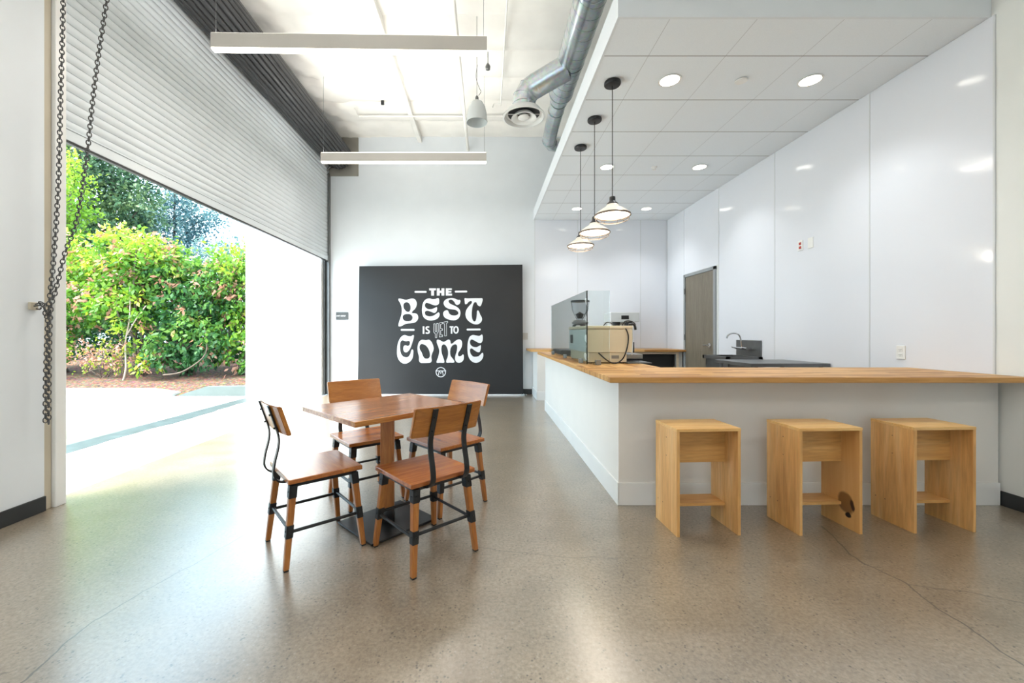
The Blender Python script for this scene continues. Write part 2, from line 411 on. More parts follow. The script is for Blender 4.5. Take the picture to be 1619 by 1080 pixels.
# roof underside: insulation blankets sagging between purlins
bm = NB(); nx, ny = 84, 170; x0, x1, y0, y1 = -3.3, XR+.2, -5., YB+.1
grid = []
rr = np.random.RandomState(3); ph = rr.rand(8)*6
for j in range(ny+1):
    row = []
    for i in range(nx+1):
        x = x0+(x1-x0)*i/nx; y = y0+(y1-y0)*j/ny
        s = ((YB-y)/.61) % 1; bay = int((YB-y)//.61)
        sag = .07*(4*s*(1-s))**.45
        wr = .012*math.sin(5*x+ph[0]+bay)*math.sin(7*y+ph[1])+.008*math.sin(13*x+3*y+ph[2]+bay*2)
        e = max(0, 1-(x+3.1)/1.3)
        wr += e*.08*math.sin(9*x+11*y+ph[3]+bay)*math.cos(6*y-8*x+ph[4])
        z = ZC-sag*(1+.4*math.sin(bay*2.1+x*.8))-abs(wr)
        row.append(bm.verts.new((x, y, z)))
    grid.append(row)
for j in range(ny):
    for i in range(nx): bm.faces.new((grid[j][i], grid[j][i+1], grid[j+1][i+1], grid[j+1][i]))
r = bmesh.ops.extrude_face_region(bm, geom=bm.faces[:]); vs = [g for g in r['geom'] if isinstance(g, bmesh.types.BMVert)]
for v in vs: v.co.z = ZC+.2
struct('ceiling', bm, M_insul, smooth=True)
# dropped ceiling with tiles
ZD = H+2.227
struct('ceiling_dropped', b2(NB(), .945, XR-.002, 2.90, YB-.002, ZD+.004, ZD+.19), M_tile)
bm = NB(); b2(bm, .925, .945, 2.88, YB-.002, ZD, ZD+.209); b2(bm, .945, XR-.002, 2.88, 2.90, ZD, ZD+.5); struct('trim_1', bm, M_wall)
# glossy sheets of the bar walls, with trims
ys = [2.86, 3.79, 5.04, 6.27-.02]
for a, b in zip(ys[:-1], ys[1:]): struct('wall_sheet', b2(NB(), XR-.006, XR, a+.006, b-.006, 0, ZD), M_frp)
struct('wall_sheet', b2(NB(), XR-.006, XR, 7.36, YB-.012, 0, ZD), M_frp)
struct('wall_sheet', b2(NB(), XR-.006, XR, 6.26, 7.35, 2.24, ZD), M_frp)
xs = [.95, 1.79, 3.02, XR-.012]
for a, b in zip(xs, xs[1:]): struct('wall_sheet', b2(NB(), a+.006, b-.006, YB-.006, YB, .0, ZD), M_frp)
bm = NB()
for y in ys: b2(bm, XR-.0085, XR, y-.0055, y+.0055, 0, ZD)
for x in xs[:-1]: b2(bm, x-.0055, x+.0055, YB-.0085, YB, 0, ZD)
b2(bm, XR-.014, XR, YB-.014, YB, 0, ZD)
struct('trim_2', bm, simple('sheet joint strip', (.66, .68, .70), .35, var=.02))
struct('baseboard_right', b2(NB(), XR-.012, XR, -5, 2.825, 0, .10, .004), M_black)
struct('baseboard_left', b2(NB(), -2.95, -2.935, -5, 2.735, 0, .10, .004), M_black)
struct('baseboard_back', b2(NB(), XL+.08, .9, YB-.015, YB, 0, .10, .004), M_black)
# left opening: jamb, beige post
struct('trim_3', b2(NB(), -3.20, -2.955, 2.737, 2.785, 0, 4.9, .003), M_beige)
struct('trim_4', b2(NB(), -3.20, -2.93, 2.787, 2.86, 0, 4.9, .004), M_trim)
bm = NB(); b2(bm, -3.16, -3.135, YB-.10, YB-.005, 0, 4.3); b2(bm, -3.075, -3.055, YB-.10, YB-.005, 0, 4.3); b2(bm, -3.135, -3.075, YB-.02, YB-.005, 0, 4.3)
struct('trim_5', bm, M_greysteel)
# grey steel end panel above the shutter guide
struct('trim_6', b2(NB(), XL+.01, -2.505, YB-.03, YB-.001, H+3.09, ZC-.06, .003), simple('raw grey steel', (.30, .285, .25), .5, .3, var=.12))
struct('wall_outside', b2(NB(), -4.63, -3.17, 7.88, 8.35, -.1, 5.3), M_plaster)
struct('wall_outside', b2(NB(), -3.22, -3.165, 7.84, 7.88, 0, 5.3), M_plaster)

# outside ground
struct('ground_apron', b2(NB(), -4.44, XL, -6, 7.88, -.15, -.002), M_apron)
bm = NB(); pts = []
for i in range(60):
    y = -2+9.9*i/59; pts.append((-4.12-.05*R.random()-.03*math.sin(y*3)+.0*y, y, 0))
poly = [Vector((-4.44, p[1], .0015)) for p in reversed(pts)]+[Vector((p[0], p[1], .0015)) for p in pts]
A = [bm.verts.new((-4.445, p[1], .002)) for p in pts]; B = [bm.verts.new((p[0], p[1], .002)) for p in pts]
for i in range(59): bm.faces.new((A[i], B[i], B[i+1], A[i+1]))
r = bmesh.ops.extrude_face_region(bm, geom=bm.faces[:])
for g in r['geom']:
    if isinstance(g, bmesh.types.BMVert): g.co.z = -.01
struct('ground_dark_band', bm, M_darkband)
struct('ground_driveway', b2(NB(), -40, -4.46, -20, 7.92, -.2, -.02), M_drive)
bm = NB()
sweep(bm, crom([(-14, 7.98, 0), (-9, 7.97, 0), (-6.75, 7.97, 0), (-6.35, 8.0, -.035), (-6.1, 8.05, -.085)], 5), [(-.13, -.2), (.13, -.2), (.13, .09), (.10, .115), (-.10, .115), (-.13, .09)], side=(0, 1, 0))
cb = obj('concrete_curb', bm, M_curb, smooth=True); tag(cb, 'pale concrete curb along the mulch bed, rounded down at its right end', 'curb')
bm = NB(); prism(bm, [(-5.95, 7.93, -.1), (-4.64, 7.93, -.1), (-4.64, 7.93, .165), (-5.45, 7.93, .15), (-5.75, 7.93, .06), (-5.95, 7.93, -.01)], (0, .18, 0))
cb = obj('concrete_curb', bm, M_curbshade); tag(cb, 'grey shaded curb rising beside the white outside wall', 'curb')
# mulch bed
bm = NB(); g = []
for j in range(50):
    row = []
    for i in range(70):
        x = -40+37*i/69 if i < 20 else -29.4+26.2*(i-19)/50
        y = 8.0+ (j/49)**2*28
        t_ = min(1, (y-8)/4)
        z = .02+.42*t_**.8*min(1, (y-8)*1.2+.25)+.03*math.sin(x*3.1+y*2)*math.cos(x*1.3-y*4)+.015*R.random()
        if x > -6.6: z -= .05*min(1, max(0, 9.0-y))
        row.append(bm.verts.new((x, y, z)))
    g.append(row)
for j in range(49):
    for i in range(69): bm.faces.new((g[j][i], g[j][i+1], g[j+1][i+1], g[j+1][i]))
r = bmesh.ops.extrude_face_region(bm, geom=bm.faces[:])
for q in r['geom']:
    if isinstance(q, bmesh.types.BMVert): q.co.z = -.2
struct('ground_mulch', bm, M_mulch, smooth=True)

# ------------------------------------------------------------------ vegetation
def leaves(name, mat, parent, blobs, n, size, rs, tint=(0, .85), pink=.0, spray=10, spread=.16, droop=.4, inner=.35):
    pos, tin, dirs = [], [], []
    nb = len(blobs); wts = np.array([b[3]*b[4]*b[5] for b in blobs])**.8; wts /= wts.sum()
    ns = n//spray
    bi = rs.choice(nb, ns, p=wts)
    B = np.array(blobs)[bi]
    d = rs.normal(size=(ns, 3)); d /= np.linalg.norm(d, axis=1)[:, None]
    rad = (inner+(1-inner)*rs.rand(ns)**.45)[:, None]
    c = B[:, :3]+d*rad*B[:, 3:6]
    keep = c[:, 2] > .1; c = c[keep]; d = d[keep]; ns = len(c)
    isp = rs.rand(ns) < pink
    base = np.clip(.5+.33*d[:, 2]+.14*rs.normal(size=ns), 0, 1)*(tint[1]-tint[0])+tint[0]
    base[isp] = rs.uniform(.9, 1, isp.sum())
    # leaves of a spray sit along a short twig
    tw = d*.7+rs.normal(size=(ns, 3))*.5; tw[:, 2] -= droop*.3; tw /= np.linalg.norm(tw, axis=1)[:, None]
    k = np.repeat(np.arange(ns), spray); s = rs.rand(len(k))
    pc = c[k]+tw[k]*((s-.4)*spread*2)[:, None]+rs.normal(size=(len(k), 3))*spread*.28
    a = tw[k]*.6+rs.normal(size=(len(k), 3))*.6; a[:, 2] -= droop; a /= np.linalg.norm(a, axis=1)[:, None]
    b = np.cross(a, rs.normal(size=(len(k), 3))); b /= np.linalg.norm(b, axis=1)[:, None]
    nn = np.cross(a, b)
    L = size*(.6+.7*rs.rand(len(k)))[:, None]; W = L*.27
    v0 = pc; v1 = pc+a*L*.45+b*W+nn*L*.07; v2 = pc+a*L; v3 = pc+a*L*.45-b*W+nn*L*.07
    V = np.stack([v0, v1, v2, v3], 1).reshape(-1, 3)
    nf = len(k)
    me = bpy.data.meshes.new(name); me.vertices.add(nf*4); me.vertices.foreach_set('co', V.ravel().astype(np.float32))
    tri = (np.arange(nf)[:, None]*4+np.array([0, 1, 2, 0, 2, 3])[None]).ravel()
    me.loops.add(nf*6); me.loops.foreach_set('vertex_index', tri.astype(np.int32))
    me.polygons.add(nf*2); me.polygons.foreach_set('loop_start', np.arange(0, nf*6, 3, dtype=np.int32))
    me.update(calc_edges=True); me.validate()
    at = me.attributes.new('tint', 'FLOAT', 'POINT')
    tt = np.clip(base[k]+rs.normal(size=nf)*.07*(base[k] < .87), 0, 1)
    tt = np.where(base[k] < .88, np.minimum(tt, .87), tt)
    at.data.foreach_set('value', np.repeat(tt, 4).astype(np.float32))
    me.materials.append(mat)
    o = bpy.data.objects.new(name, me); C.objects.link(o); o.parent = parent; return o
def branches(name, parent, base, tips, r0, rs, mat=None):
    bm = NB()
    for tx in tips:
        b0 = Vector(base)+Vector((rs.uniform(-.12, .12), rs.uniform(-.1, .1), -.1)); tp = Vector(tx)
        mid = b0.lerp(tp, .45)+Vector((rs.normal()*.15, rs.normal()*.1, rs.normal()*.08)); m2 = b0.lerp(tp, .75)+Vector((rs.normal()*.12, rs.normal()*.1, rs.normal()*.08))
        pts = crom([b0, mid, m2, tp], 5); N = len(pts)
        rings = None
        for i in range(N-1): cyl(bm, pts[i], pts[i+1], r0*(1-i/N*.75), r0*(1-(i+1)/N*.75), 6, cap=False)
    return obj(name, bm, mat or M_bark, parent, smooth='all')
rs = np.random.RandomState(11)
def shrub(name, label, cat, base, blobs, n, size, mat, pink, tint=(.05, .87), r0=.035, ntips=9, group=None, spread=.16, inner=.35, droop=.4, spray=10):
    e = empty(name, base, 0, label, cat, group); b = Vector(base)
    lb = [(x-b.x, y-b.y, z-b.z, a, c, d) for x, y, z, a, c, d in blobs]
    o = leaves('foliage', mat, e, [(x, y, z, a, c, d) for x, y, z, a, c, d in lb], n, size, rs, tint, pink, spray, spread, droop, inner)
    tips = []
    for i in range(ntips):
        q = lb[rs.randint(len(lb))]; tips.append((q[0]+rs.uniform(-.6, .6)*q[3], q[1]+rs.uniform(-.6, .6)*q[4], q[2]+rs.uniform(-.3, .7)*q[5]))
    branches('stem', e, (0, 0, 0), tips, r0, rs)
    return e
# shrubs of the bed, from left to right
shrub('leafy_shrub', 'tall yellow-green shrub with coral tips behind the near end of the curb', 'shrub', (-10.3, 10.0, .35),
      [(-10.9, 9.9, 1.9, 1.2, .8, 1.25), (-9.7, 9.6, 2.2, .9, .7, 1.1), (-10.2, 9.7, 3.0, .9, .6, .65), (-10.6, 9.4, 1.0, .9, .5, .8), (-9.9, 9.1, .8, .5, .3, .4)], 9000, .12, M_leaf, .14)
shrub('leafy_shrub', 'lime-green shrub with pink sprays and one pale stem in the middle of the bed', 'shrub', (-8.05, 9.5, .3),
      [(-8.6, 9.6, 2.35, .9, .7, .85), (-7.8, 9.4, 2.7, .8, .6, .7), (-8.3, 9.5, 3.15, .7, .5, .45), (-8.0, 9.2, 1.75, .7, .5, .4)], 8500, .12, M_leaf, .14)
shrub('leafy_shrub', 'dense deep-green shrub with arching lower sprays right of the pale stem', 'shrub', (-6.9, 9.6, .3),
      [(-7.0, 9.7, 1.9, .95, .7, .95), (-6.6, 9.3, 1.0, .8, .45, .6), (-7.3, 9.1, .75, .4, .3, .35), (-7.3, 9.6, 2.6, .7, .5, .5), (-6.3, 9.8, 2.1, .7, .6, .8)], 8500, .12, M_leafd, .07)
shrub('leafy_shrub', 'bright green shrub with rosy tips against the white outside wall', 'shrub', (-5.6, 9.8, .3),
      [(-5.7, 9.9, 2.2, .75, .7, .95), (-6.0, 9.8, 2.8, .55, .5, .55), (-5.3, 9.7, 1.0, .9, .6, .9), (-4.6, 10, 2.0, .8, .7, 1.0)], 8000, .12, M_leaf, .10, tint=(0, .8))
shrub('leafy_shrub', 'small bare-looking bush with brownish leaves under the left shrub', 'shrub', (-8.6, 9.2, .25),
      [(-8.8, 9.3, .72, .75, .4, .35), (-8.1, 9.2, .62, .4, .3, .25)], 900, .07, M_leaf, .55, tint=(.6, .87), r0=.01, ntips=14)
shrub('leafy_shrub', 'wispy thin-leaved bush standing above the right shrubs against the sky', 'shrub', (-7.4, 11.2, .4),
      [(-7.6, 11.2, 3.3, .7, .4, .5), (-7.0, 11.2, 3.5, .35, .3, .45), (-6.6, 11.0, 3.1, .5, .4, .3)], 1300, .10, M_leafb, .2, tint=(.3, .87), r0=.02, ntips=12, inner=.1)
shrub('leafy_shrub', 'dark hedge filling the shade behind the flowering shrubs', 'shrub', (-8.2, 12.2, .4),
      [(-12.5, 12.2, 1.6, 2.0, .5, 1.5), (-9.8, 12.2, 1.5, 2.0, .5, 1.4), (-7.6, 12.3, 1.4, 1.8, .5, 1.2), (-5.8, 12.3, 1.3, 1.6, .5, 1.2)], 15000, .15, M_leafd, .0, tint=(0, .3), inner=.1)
# slender pale stem
e = empty('young_tree', (-7.93, 8.95, .2), 0, 'thin pale leaning stem with few yellow-green leaves at the bed edge', 'sapling')
bm = NB(); pts = crom([(0, 0, -.05), (.06, 0, .25), (.03, .02, .8), (.14, 0, 1.35), (.1, .05, 2.1)], 6)
for i in range(len(pts)-1): cyl(bm, pts[i], pts[i+1], .024-.0006*i, .024-.0006*(i+1), 7, cap=False)
pts = crom([(.04, .01, .9), (.28, 0, 1.3), (.5, 0, 1.6)], 5)
for i in range(len(pts)-1): cyl(bm, pts[i], pts[i+1], .012, .011, 6, cap=False)
obj('stem', bm, simple('pale bark', (.38, .31, .25), .8, var=.2, vs=12), e, smooth='all')
leaves('foliage', M_leaf, e, [(.12, 0, 1.2, .28, .15, .2), (.0, 0, .8, .3, .1, .08), (.45, 0, .32, .35, .15, .14)], 260, .11, rs, (.6, .87), .2, 8, .12)
bm = NB()
pts = crom([(-6.9, 8.75, .30), (-6.5, 8.8, .38), (-6.1, 8.9, .75), (-6.25, 9.1, 1.3)], 6)
for i in range(len(pts)-1): cyl(bm, pts[i], pts[i+1], .020-.0005*i, .020-.0005*(i+1), 7)
o = obj('fallen_branch', bm, M_bark, smooth=True); tag(o, 'grey bent branch lying at the foot of the deep-green shrub', 'branch')
# trees behind
def tree(label, base, blobs, n, size, mat, tint, inner=.2, r=.16, top=8, spread=.3):
    e = empty('tree', base, 0, label, 'tree'); b = Vector(base)
    lb = [(x-b.x, y-b.y, z-b.z, a, c, d) for x, y, z, a, c, d in blobs]
    leaves('foliage', mat, e, lb, n, size, rs, tint, 0, 14, spread, .15, inner)
    bm = NB(); pts = crom([(0, 0, -.3), (.1, 0, top*.3), (-.1, .1, top*.65), (0, 0, top)], 6)
    for i in range(len(pts)-1): cyl(bm, pts[i], pts[i+1], r*(1-i/len(pts)*.8), r*(1-(i+1)/len(pts)*.8), 9, cap=False)
    for q in lb:
        hh = max(.8, q[2]-1.2); cyl(bm, (0, 0, hh), (q[0], q[1], q[2]), r*.4, r*.12, 6, cap=False)
    obj('trunk', bm, M_bark, e, smooth='all'); return e
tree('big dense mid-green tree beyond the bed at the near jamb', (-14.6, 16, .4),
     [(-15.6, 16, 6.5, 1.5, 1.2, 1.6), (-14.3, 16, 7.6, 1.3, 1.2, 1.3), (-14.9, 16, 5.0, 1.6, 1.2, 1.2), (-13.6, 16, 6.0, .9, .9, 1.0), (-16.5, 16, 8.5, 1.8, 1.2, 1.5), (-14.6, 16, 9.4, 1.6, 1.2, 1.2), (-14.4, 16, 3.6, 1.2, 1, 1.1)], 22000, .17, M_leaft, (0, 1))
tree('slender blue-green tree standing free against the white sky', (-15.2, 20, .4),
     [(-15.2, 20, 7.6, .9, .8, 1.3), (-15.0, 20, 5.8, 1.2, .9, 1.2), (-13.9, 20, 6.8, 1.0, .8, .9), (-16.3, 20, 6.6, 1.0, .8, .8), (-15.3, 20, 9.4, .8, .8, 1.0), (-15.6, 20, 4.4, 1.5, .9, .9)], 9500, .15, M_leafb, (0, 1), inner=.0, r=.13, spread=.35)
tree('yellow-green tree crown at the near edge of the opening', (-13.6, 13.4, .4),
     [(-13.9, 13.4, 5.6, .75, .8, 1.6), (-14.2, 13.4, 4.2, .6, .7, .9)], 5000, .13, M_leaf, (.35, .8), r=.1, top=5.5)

# ------------------------------------------------------------------ roller shutter
sh = empty('roller_shutter', (XL, 5.4, 0), 0, 'white slatted roller shutter half open with dark ribbed drum above', 'roller shutter')
def loc(p, e): return Vector(p)-Vector(e.location)
bm = NB(); prof = []
z = 2.69
while z < 4.60:
    for k in range(6):
        a = k/6; prof.append((.015*math.sin(PI*a)**.8-.004, z+.072*a))
    prof.append((-.009, z+.0715)); z += .072
y0_, y1_ = 2.90-5.4, 7.99-5.4
A = [bm.verts.new((x, y0_, zz)) for x, zz in prof]; B = [bm.verts.new((x, y1_, zz)) for x, zz in prof]
A2 = [bm.verts.new((-.025, y0_, zz)) for x, zz in prof]; B2 = [bm.verts.new((-.025, y1_, zz)) for x, zz in prof]
n = len(prof)
for i in range(n-1):
    bm.faces.new((A[i], B[i], B[i+1], A[i+1])); bm.faces.new((A2[i+1], B2[i+1], B2[i], A2[i]))
    bm.faces.new((A[i], A[i+1], A2[i+1], A2[i])); bm.faces.new((B[i+1], B[i], B2[i], B2[i+1]))
bm.faces.new((A[0], A2[0], B2[0], B[0])); bm.faces.new((A[-1], B[-1], B2[-1], A2[-1]))
obj('curtain', bm, M_slat, sh, smooth=True)
bm = NB(); b2(bm, -.02, .018, y0_, y1_, 2.605, 2.682, .004); b2(bm, -.012, .024, y0_, y1_, 2.684, 2.694)
obj('bottom_bar', bm, M_slat, sh); obj('rubber_seal', b2(NB(), -.018, .016, y0_, y1_, 2.585, 2.604), M_black, sh)
bm = NB(); XD, ZD_, RD = -2.84-XL, H+3.42, .25
N = 156; A, B = [], []
for i in range(N):
    a = 2*PI*i/N; r = RD-(.020 if i % 6 == 0 else 0)-(.004 if i % 6 in (1, 5) else 0)
    A.append(bm.verts.new((XD+r*math.cos(a), 2.95-5.4, ZD_+r*math.sin(a)))); B.append(bm.verts.new((XD+r*math.cos(a), 7.90-5.4, ZD_+r*math.sin(a))))
for i in range(N): bm.faces.new((A[i], A[(i+1) % N], B[(i+1) % N], B[i]))
bm.faces.new(A); bm.faces.new(B); obj('drum', bm, M_darkgrey, sh)
bm = NB(); cyl(bm, (XD, 7.9-5.4, ZD_), (XD, 8.01-5.4, ZD_), .05); obj('axle', bm, M_greysteel, sh, smooth=True)
bm = cyl(NB(), (XD, 2.70-5.4, ZD_), (XD, 2.76-5.4, ZD_), .20, n=40); cyl(bm, (XD, 2.65-5.4, ZD_), (XD, 2.95-5.4, ZD_), .05); obj('chain_wheel', bm, M_greysteel, sh, smooth=True)
bm = NB(); b2(bm, -.06, .0, YB-.10-5.4, YB-.04-5.4, 4.27, 4.36, .01); cyl(bm, (-.02, YB-.1-5.4, 4.33), (.06, YB-.1-5.4, 4.42), .02)
obj('guide_mouth', bm, M_greysteel, sh, smooth=True)

# hanging chain
def chain(name, path, pitch, r, ring, label):
    pts = [Vector(p) for p in path]; cum = [0]
    for a, b in zip(pts, pts[1:]): cum.append(cum[-1]+(b-a).length)
    bm = NB(); s = 0; k = 0
    while s < cum[-1]:
        i = max(j for j in range(len(cum)-1) if cum[j] <= s); a, b = pts[i], pts[i+1]
        p = a.lerp(b, (s-cum[i])/(cum[i+1]-cum[i])); d = (b-a).normalized(); u, v = frame_of(d)
        ang = (k % 2)*PI/2+.5; side = u*math.cos(ang)+v*math.sin(ang)
        pp = [p+d*(pitch*.66*math.cos(t))+side*(ring*math.sin(t)) for t in [2*PI*q/10 for q in range(10)]]
        sweep(bm, pp, circ(r, 5), closed=True)
        s += pitch; k += 1
    return bm
hook = Vector((-2.86, 2.66, 1.33))
p1 = [(-2.74, 2.73, ZD_), (-2.83, 2.72, 2.9), (-2.86, 2.71, 2.1), (-2.845, 2.70, 1.62), (-2.83, 2.68, 1.30), (-2.85, 2.67, .95), (-2.855, 2.66, .60)]
chn = empty('pull_chain', (0, 0, 0), 0, 'dark steel loop chain hanging from the shutter drum beside the near jamb', 'chain')
chn.location = (-2.86, 2.68, .59); o0 = Vector(chn.location)
def rel(ps): return [Vector(p)-o0 for p in ps]
obj('chain_strand', chain('c', rel(crom([P(96+5, -110, 2.72), P(100, 0, 2.72), P(96, 150, 2.71), P(92, 300, 2.70), P(84, 420, 2.69), P(77, 490, 2.67), P(73, 580, 2.66), P(72, 665, 2.66)], 5)), .027, .0034, .0115, ''), M_chain, chn, smooth='all')
obj('chain_strand', chain('c', rel(crom([P(188, -110, 2.76), P(169, 0, 2.74), P(150, 130, 2.73), P(137, 250, 2.72), P(121, 350, 2.71), P(103, 400, 2.70), P(88, 460, 2.69), P(80, 492, 2.67), P(77.5, 580, 2.67), P(77, 668, 2.66)], 5)), .027, .0034, .0115, ''), M_chain, chn, smooth='all')
obj('chain_strand', chain('c', rel(crom([P(60, 480, 2.66), P(67, 480, 2.65), P(71, 490, 2.65), P(73, 500, 2.655), P(76, 498, 2.66), P(80, 488, 2.66)], 3)), .027, .0034, .0115, ''), M_chain, chn, smooth='all')
hk = empty('chain_hook', (-2.95, 2.66, 1.36), 0, 'cream wall hook with cleat holding the chain on the left wall', 'hook')
bm = NB(); box(bm, (.008, 0, .0), (.016, .05, .05), .004); obj('plate', bm, M_beige, hk)
bm = NB(); tube(bm, crom([(.01, 0, .0), (.05, 0, .005), (.075, 0, .0), (.09, 0, .02)], 4), .005); tube(bm, crom([(.01, .015, -.015), (.04, .01, -.02), (.06, 0, -.01)], 4), .005)
obj('prong', bm, M_greysteel, hk, smooth='all')

# ------------------------------------------------------------------ overhead: beam, pipes, duct
bm = NB(); b2(bm, -1.345, -1.265, -5, YB-.002, 4.93, 5.06, .006); o = struct('ceiling_beam', bm, M_beam)
bm = NB(); cyl(bm, (-.36, -5, 4.78), (-.36, YB-.01, 4.78), .028)
for y in (5.1, 6.6): cyl(bm, (-.36, y, 4.78), (-.36, y, 4.96), .006, n=6)
o = obj('sprinkler_pipe', bm, M_beam, smooth=True); tag(o, 'long white sprinkler pipe running under the roof toward the back wall', 'pipe')
bm = NB(); tube(bm, [(-2.2, 6.85, 4.95), (-2.2, 7.06, 4.93), (.58, 7.06, 4.93)], .014); o = obj('conduit', bm, M_beam, smooth=True)
tag(o, 'thin white conduit crossing the roof near the back wall', 'conduit')
bm = NB(); tube(bm, [(.235, 3.5, 4.94), (.235, 6.75, 4.94)], .010); tube(bm, [(.235, 6.7, 4.94), (.12, 6.7, 4.94), (.10, 6.7, 4.88)], .010)
o = obj('conduit', bm, M_beam, smooth=True); tag(o, 'thin white conduit under the roof between bell lamp and duct', 'conduit')
bm = NB(); box(bm, (-1.71, 6.75, 5.0), (.05, .04, .09), .006); o = obj('junction_box', bm, M_blackmetal); tag(o, 'tiny dark box under the roof left of the beam', 'junction box')
bm = NB(); tube(bm, [(.02, 5.55, 5.0), (.02, 5.55, 4.85)], .005); lathe(bm, [(0, -.10), (.03, -.09), (.035, -.05), (.015, -.01), (0, 0)], (.02, 5.55, 4.85), 12)
o = obj('roof_sensor', bm, M_greysteel, smooth=True); tag(o, 'small dark swivel fitting under the roof above the bell lamp', 'fitting')

def duct_tube(bm, pts, r, ring_every=None, n=28):
    pts = [Vector(p) for p in pts]; sweep(bm, pts, circ(r, n), cap=False)
def band(bm, p, d, r, w_=.012, ex=.006, n=28):
    p = Vector(p); d = Vector(d).normalized(); cyl(bm, p-d*w_/2, p+d*w_/2, r+ex, n=n); return bm
du = empty('air_duct', (1.02, 4.5, 4.48), 0, 'galvanised spiral air duct with round white diffuser, above the dropped ceiling edge', 'duct')
def L(p): return Vector(p)-Vector(du.location)
bm = NB(); yy = -4.5; pts = []
cyl(bm, L((1.02, -4.5, 4.48)), L((1.02, 5.62, 4.48)), .160, n=40, cap=False)
n = 40; yy = -4.4
hel = []
k = 0
while yy < 5.55:
    a = 2*PI*k/24; hel.append(L((1.02+.1605*math.cos(a), yy, 4.48+.1605*math.sin(a)))); yy += .15/24; k += 1
sweep(bm, hel, rect(.006, .004), side=(0, 1, 0))
obj('main_duct', bm, M_galv, du, smooth=True)
for y in (3.9, 4.95, 5.6): obj('joint_band', band(NB(), L((1.02, y, 4.48)), (0, 1, 0), .16, .014, .005, 36), M_galv, du, smooth=True)
for y in (2.0, 3.9):
    for sx in (-.165, .1635): obj('hanger_strap', b2(NB(), sx, sx+.0015, y-.015-4.5, y+.015-4.5, 0, .48), M_galv, du)
bm = NB(); cyl(bm, L((1.02, 5.62, 4.48)), L((1.02, 5.78, 4.46)), .16, .115, 36, cap=False); band(bm, L((1.02, 5.78, 4.46)), (0, 1, 0), .115)
obj('reducer', bm, M_galv, du, smooth=True)
bm = NB()
SM = [(1.02, 5.78, 4.46), (1.03, 6.4, 4.44), (1.05, 6.88, 4.43), (1.12, 7.02, 4.43), (1.22, 7.06, 4.43), (1.9, 7.06, 4.43)]
duct_tube(bm, [L(p) for p in SM], .112)
for p, d in ((SM[2], (0, 1, 0)), (SM[4], (1, 0, 0)), ((1.02, 6.0, 4.45), (0, 1, 0))): band(bm, L(p), d, .112)
obj('branch_duct', bm, M_galv, du, smooth=True)
bm = NB()
BR = [(.98, 5.0, 4.43), (.62, 5.15, 4.30), (.54, 5.18, 4.26), (.49, 5.2, 4.18), (.475, 5.2, 4.09), (.475, 5.2, 3.98)]
duct_tube(bm, [L(p) for p in BR], .145, n=32)
for i, (p, d) in enumerate((((.84, 5.06, 4.38), (-.36, .15, -.13)), (BR[1], (-.3, .1, -.15)), (BR[2], (-.3, .05, -.3)), (BR[3], (-.15, 0, -.5)), (BR[4], (0, 0, -1)))): band(bm, L(p), d, .145, .008, .004, 32)
obj('elbow', bm, M_galv, du, smooth=True)
bm = NB(); c = L((.475, 5.2, 3.94))
lathe(bm, [(.15, .06), (.16, .05), (.265, .0), (.27, -.012), (.25, -.02), (.235, .0), (.215, .03), (.21, .07), (.15, .075)], c, 40, closed=True)
obj('diffuser', bm, M_white_plastic, du, smooth=True)
bm = NB(); lathe(bm, [(.10, .04), (.155, -.020), (.160, -.030), (.14, -.028), (.085, .015), (.085, .04)], c, 40, closed=True); lathe(bm, [(0, -.04), (.04, -.038), (.070, -.022), (.074, -.015), (.04, .02), (0, .03)], c, 32)
box(bm, c+Vector((0, 0, .03)), (.40, .012, .01))
obj('diffuser_cone', bm, M_white_plastic, du, smooth=True)
obj('diffuser_throat', lathe(NB(), [(0, .03), (.209, .03), (.209, .06), (0, .06)], c, 24), M_darkcab, du)

# linear lights
M_uplin = emis('uplight diffuser', (1, .93, .84), 2.5)
def linear(label, x0, x1, y, z, tilt, up=8):
    e = empty('linear_light', ((x0+x1)/2, y, z), tilt, label, 'pendant light', 'linear pendant lights under the roof')
    hw = (x1-x0)/2
    bm = NB(); b2(bm, -hw, hw, -.032, .032, .006, .135, .003); obj('housing', bm, M_housing, e)
    obj('diffuser', b2(NB(), -hw+.004, hw-.004, -.029, .029, -.006, .006, .002), M_linear, e)
    for s in (-1, 1):
        bm = NB(); cyl(bm, (s*(hw-.03), 0, .13), (s*(hw-.03), 0, 4.985-z), .0022, n=6); cyl(bm, (s*(hw-.03), 0, .13), (s*(hw-.03), 0, .15), .008, n=8); obj('suspension_cable', bm, M_greysteel, e)
    ld = bpy.data.lights.new('lamp', 'AREA'); ld.shape = 'RECTANGLE'; ld.size = hw*2-.02; ld.size_y = .05; ld.energy = 7; ld.color = (1, .94, .87)
    lo = bpy.data.objects.new('lamp', ld); C.objects.link(lo); lo.parent = e; lo.location = (0, 0, -.012)
    obj('uplight_diffuser', b2(NB(), -hw+.004, hw-.004, -.025, .025, .135, .139), M_uplin, e)
    ld = bpy.data.lights.new('lamp', 'AREA'); ld.shape = 'RECTANGLE'; ld.size = hw*2-.02; ld.size_y = .05; ld.energy = up; ld.color = (1, .98, .95)
    lo = bpy.data.objects.new('lamp', ld); C.objects.link(lo); lo.parent = e; lo.location = (0, 0, .145); lo.rotation_euler = (PI, 0, 0)
    return e
linear('nearer long linear light, its glowing underside hanging in front of the ribbed drum', -2.43, .005, 3.66, H+2.52, math.radians(1.1))
linear('farther long linear light hanging before the back wall', -2.44, .0, 6.06, H+2.535, 0)
linear('added unseen long linear light hanging behind the camera side of the cafe table', -2.43, .005, 1.24, H+2.52, 0)  # added out of view, like the next two, to warm stools and counter front
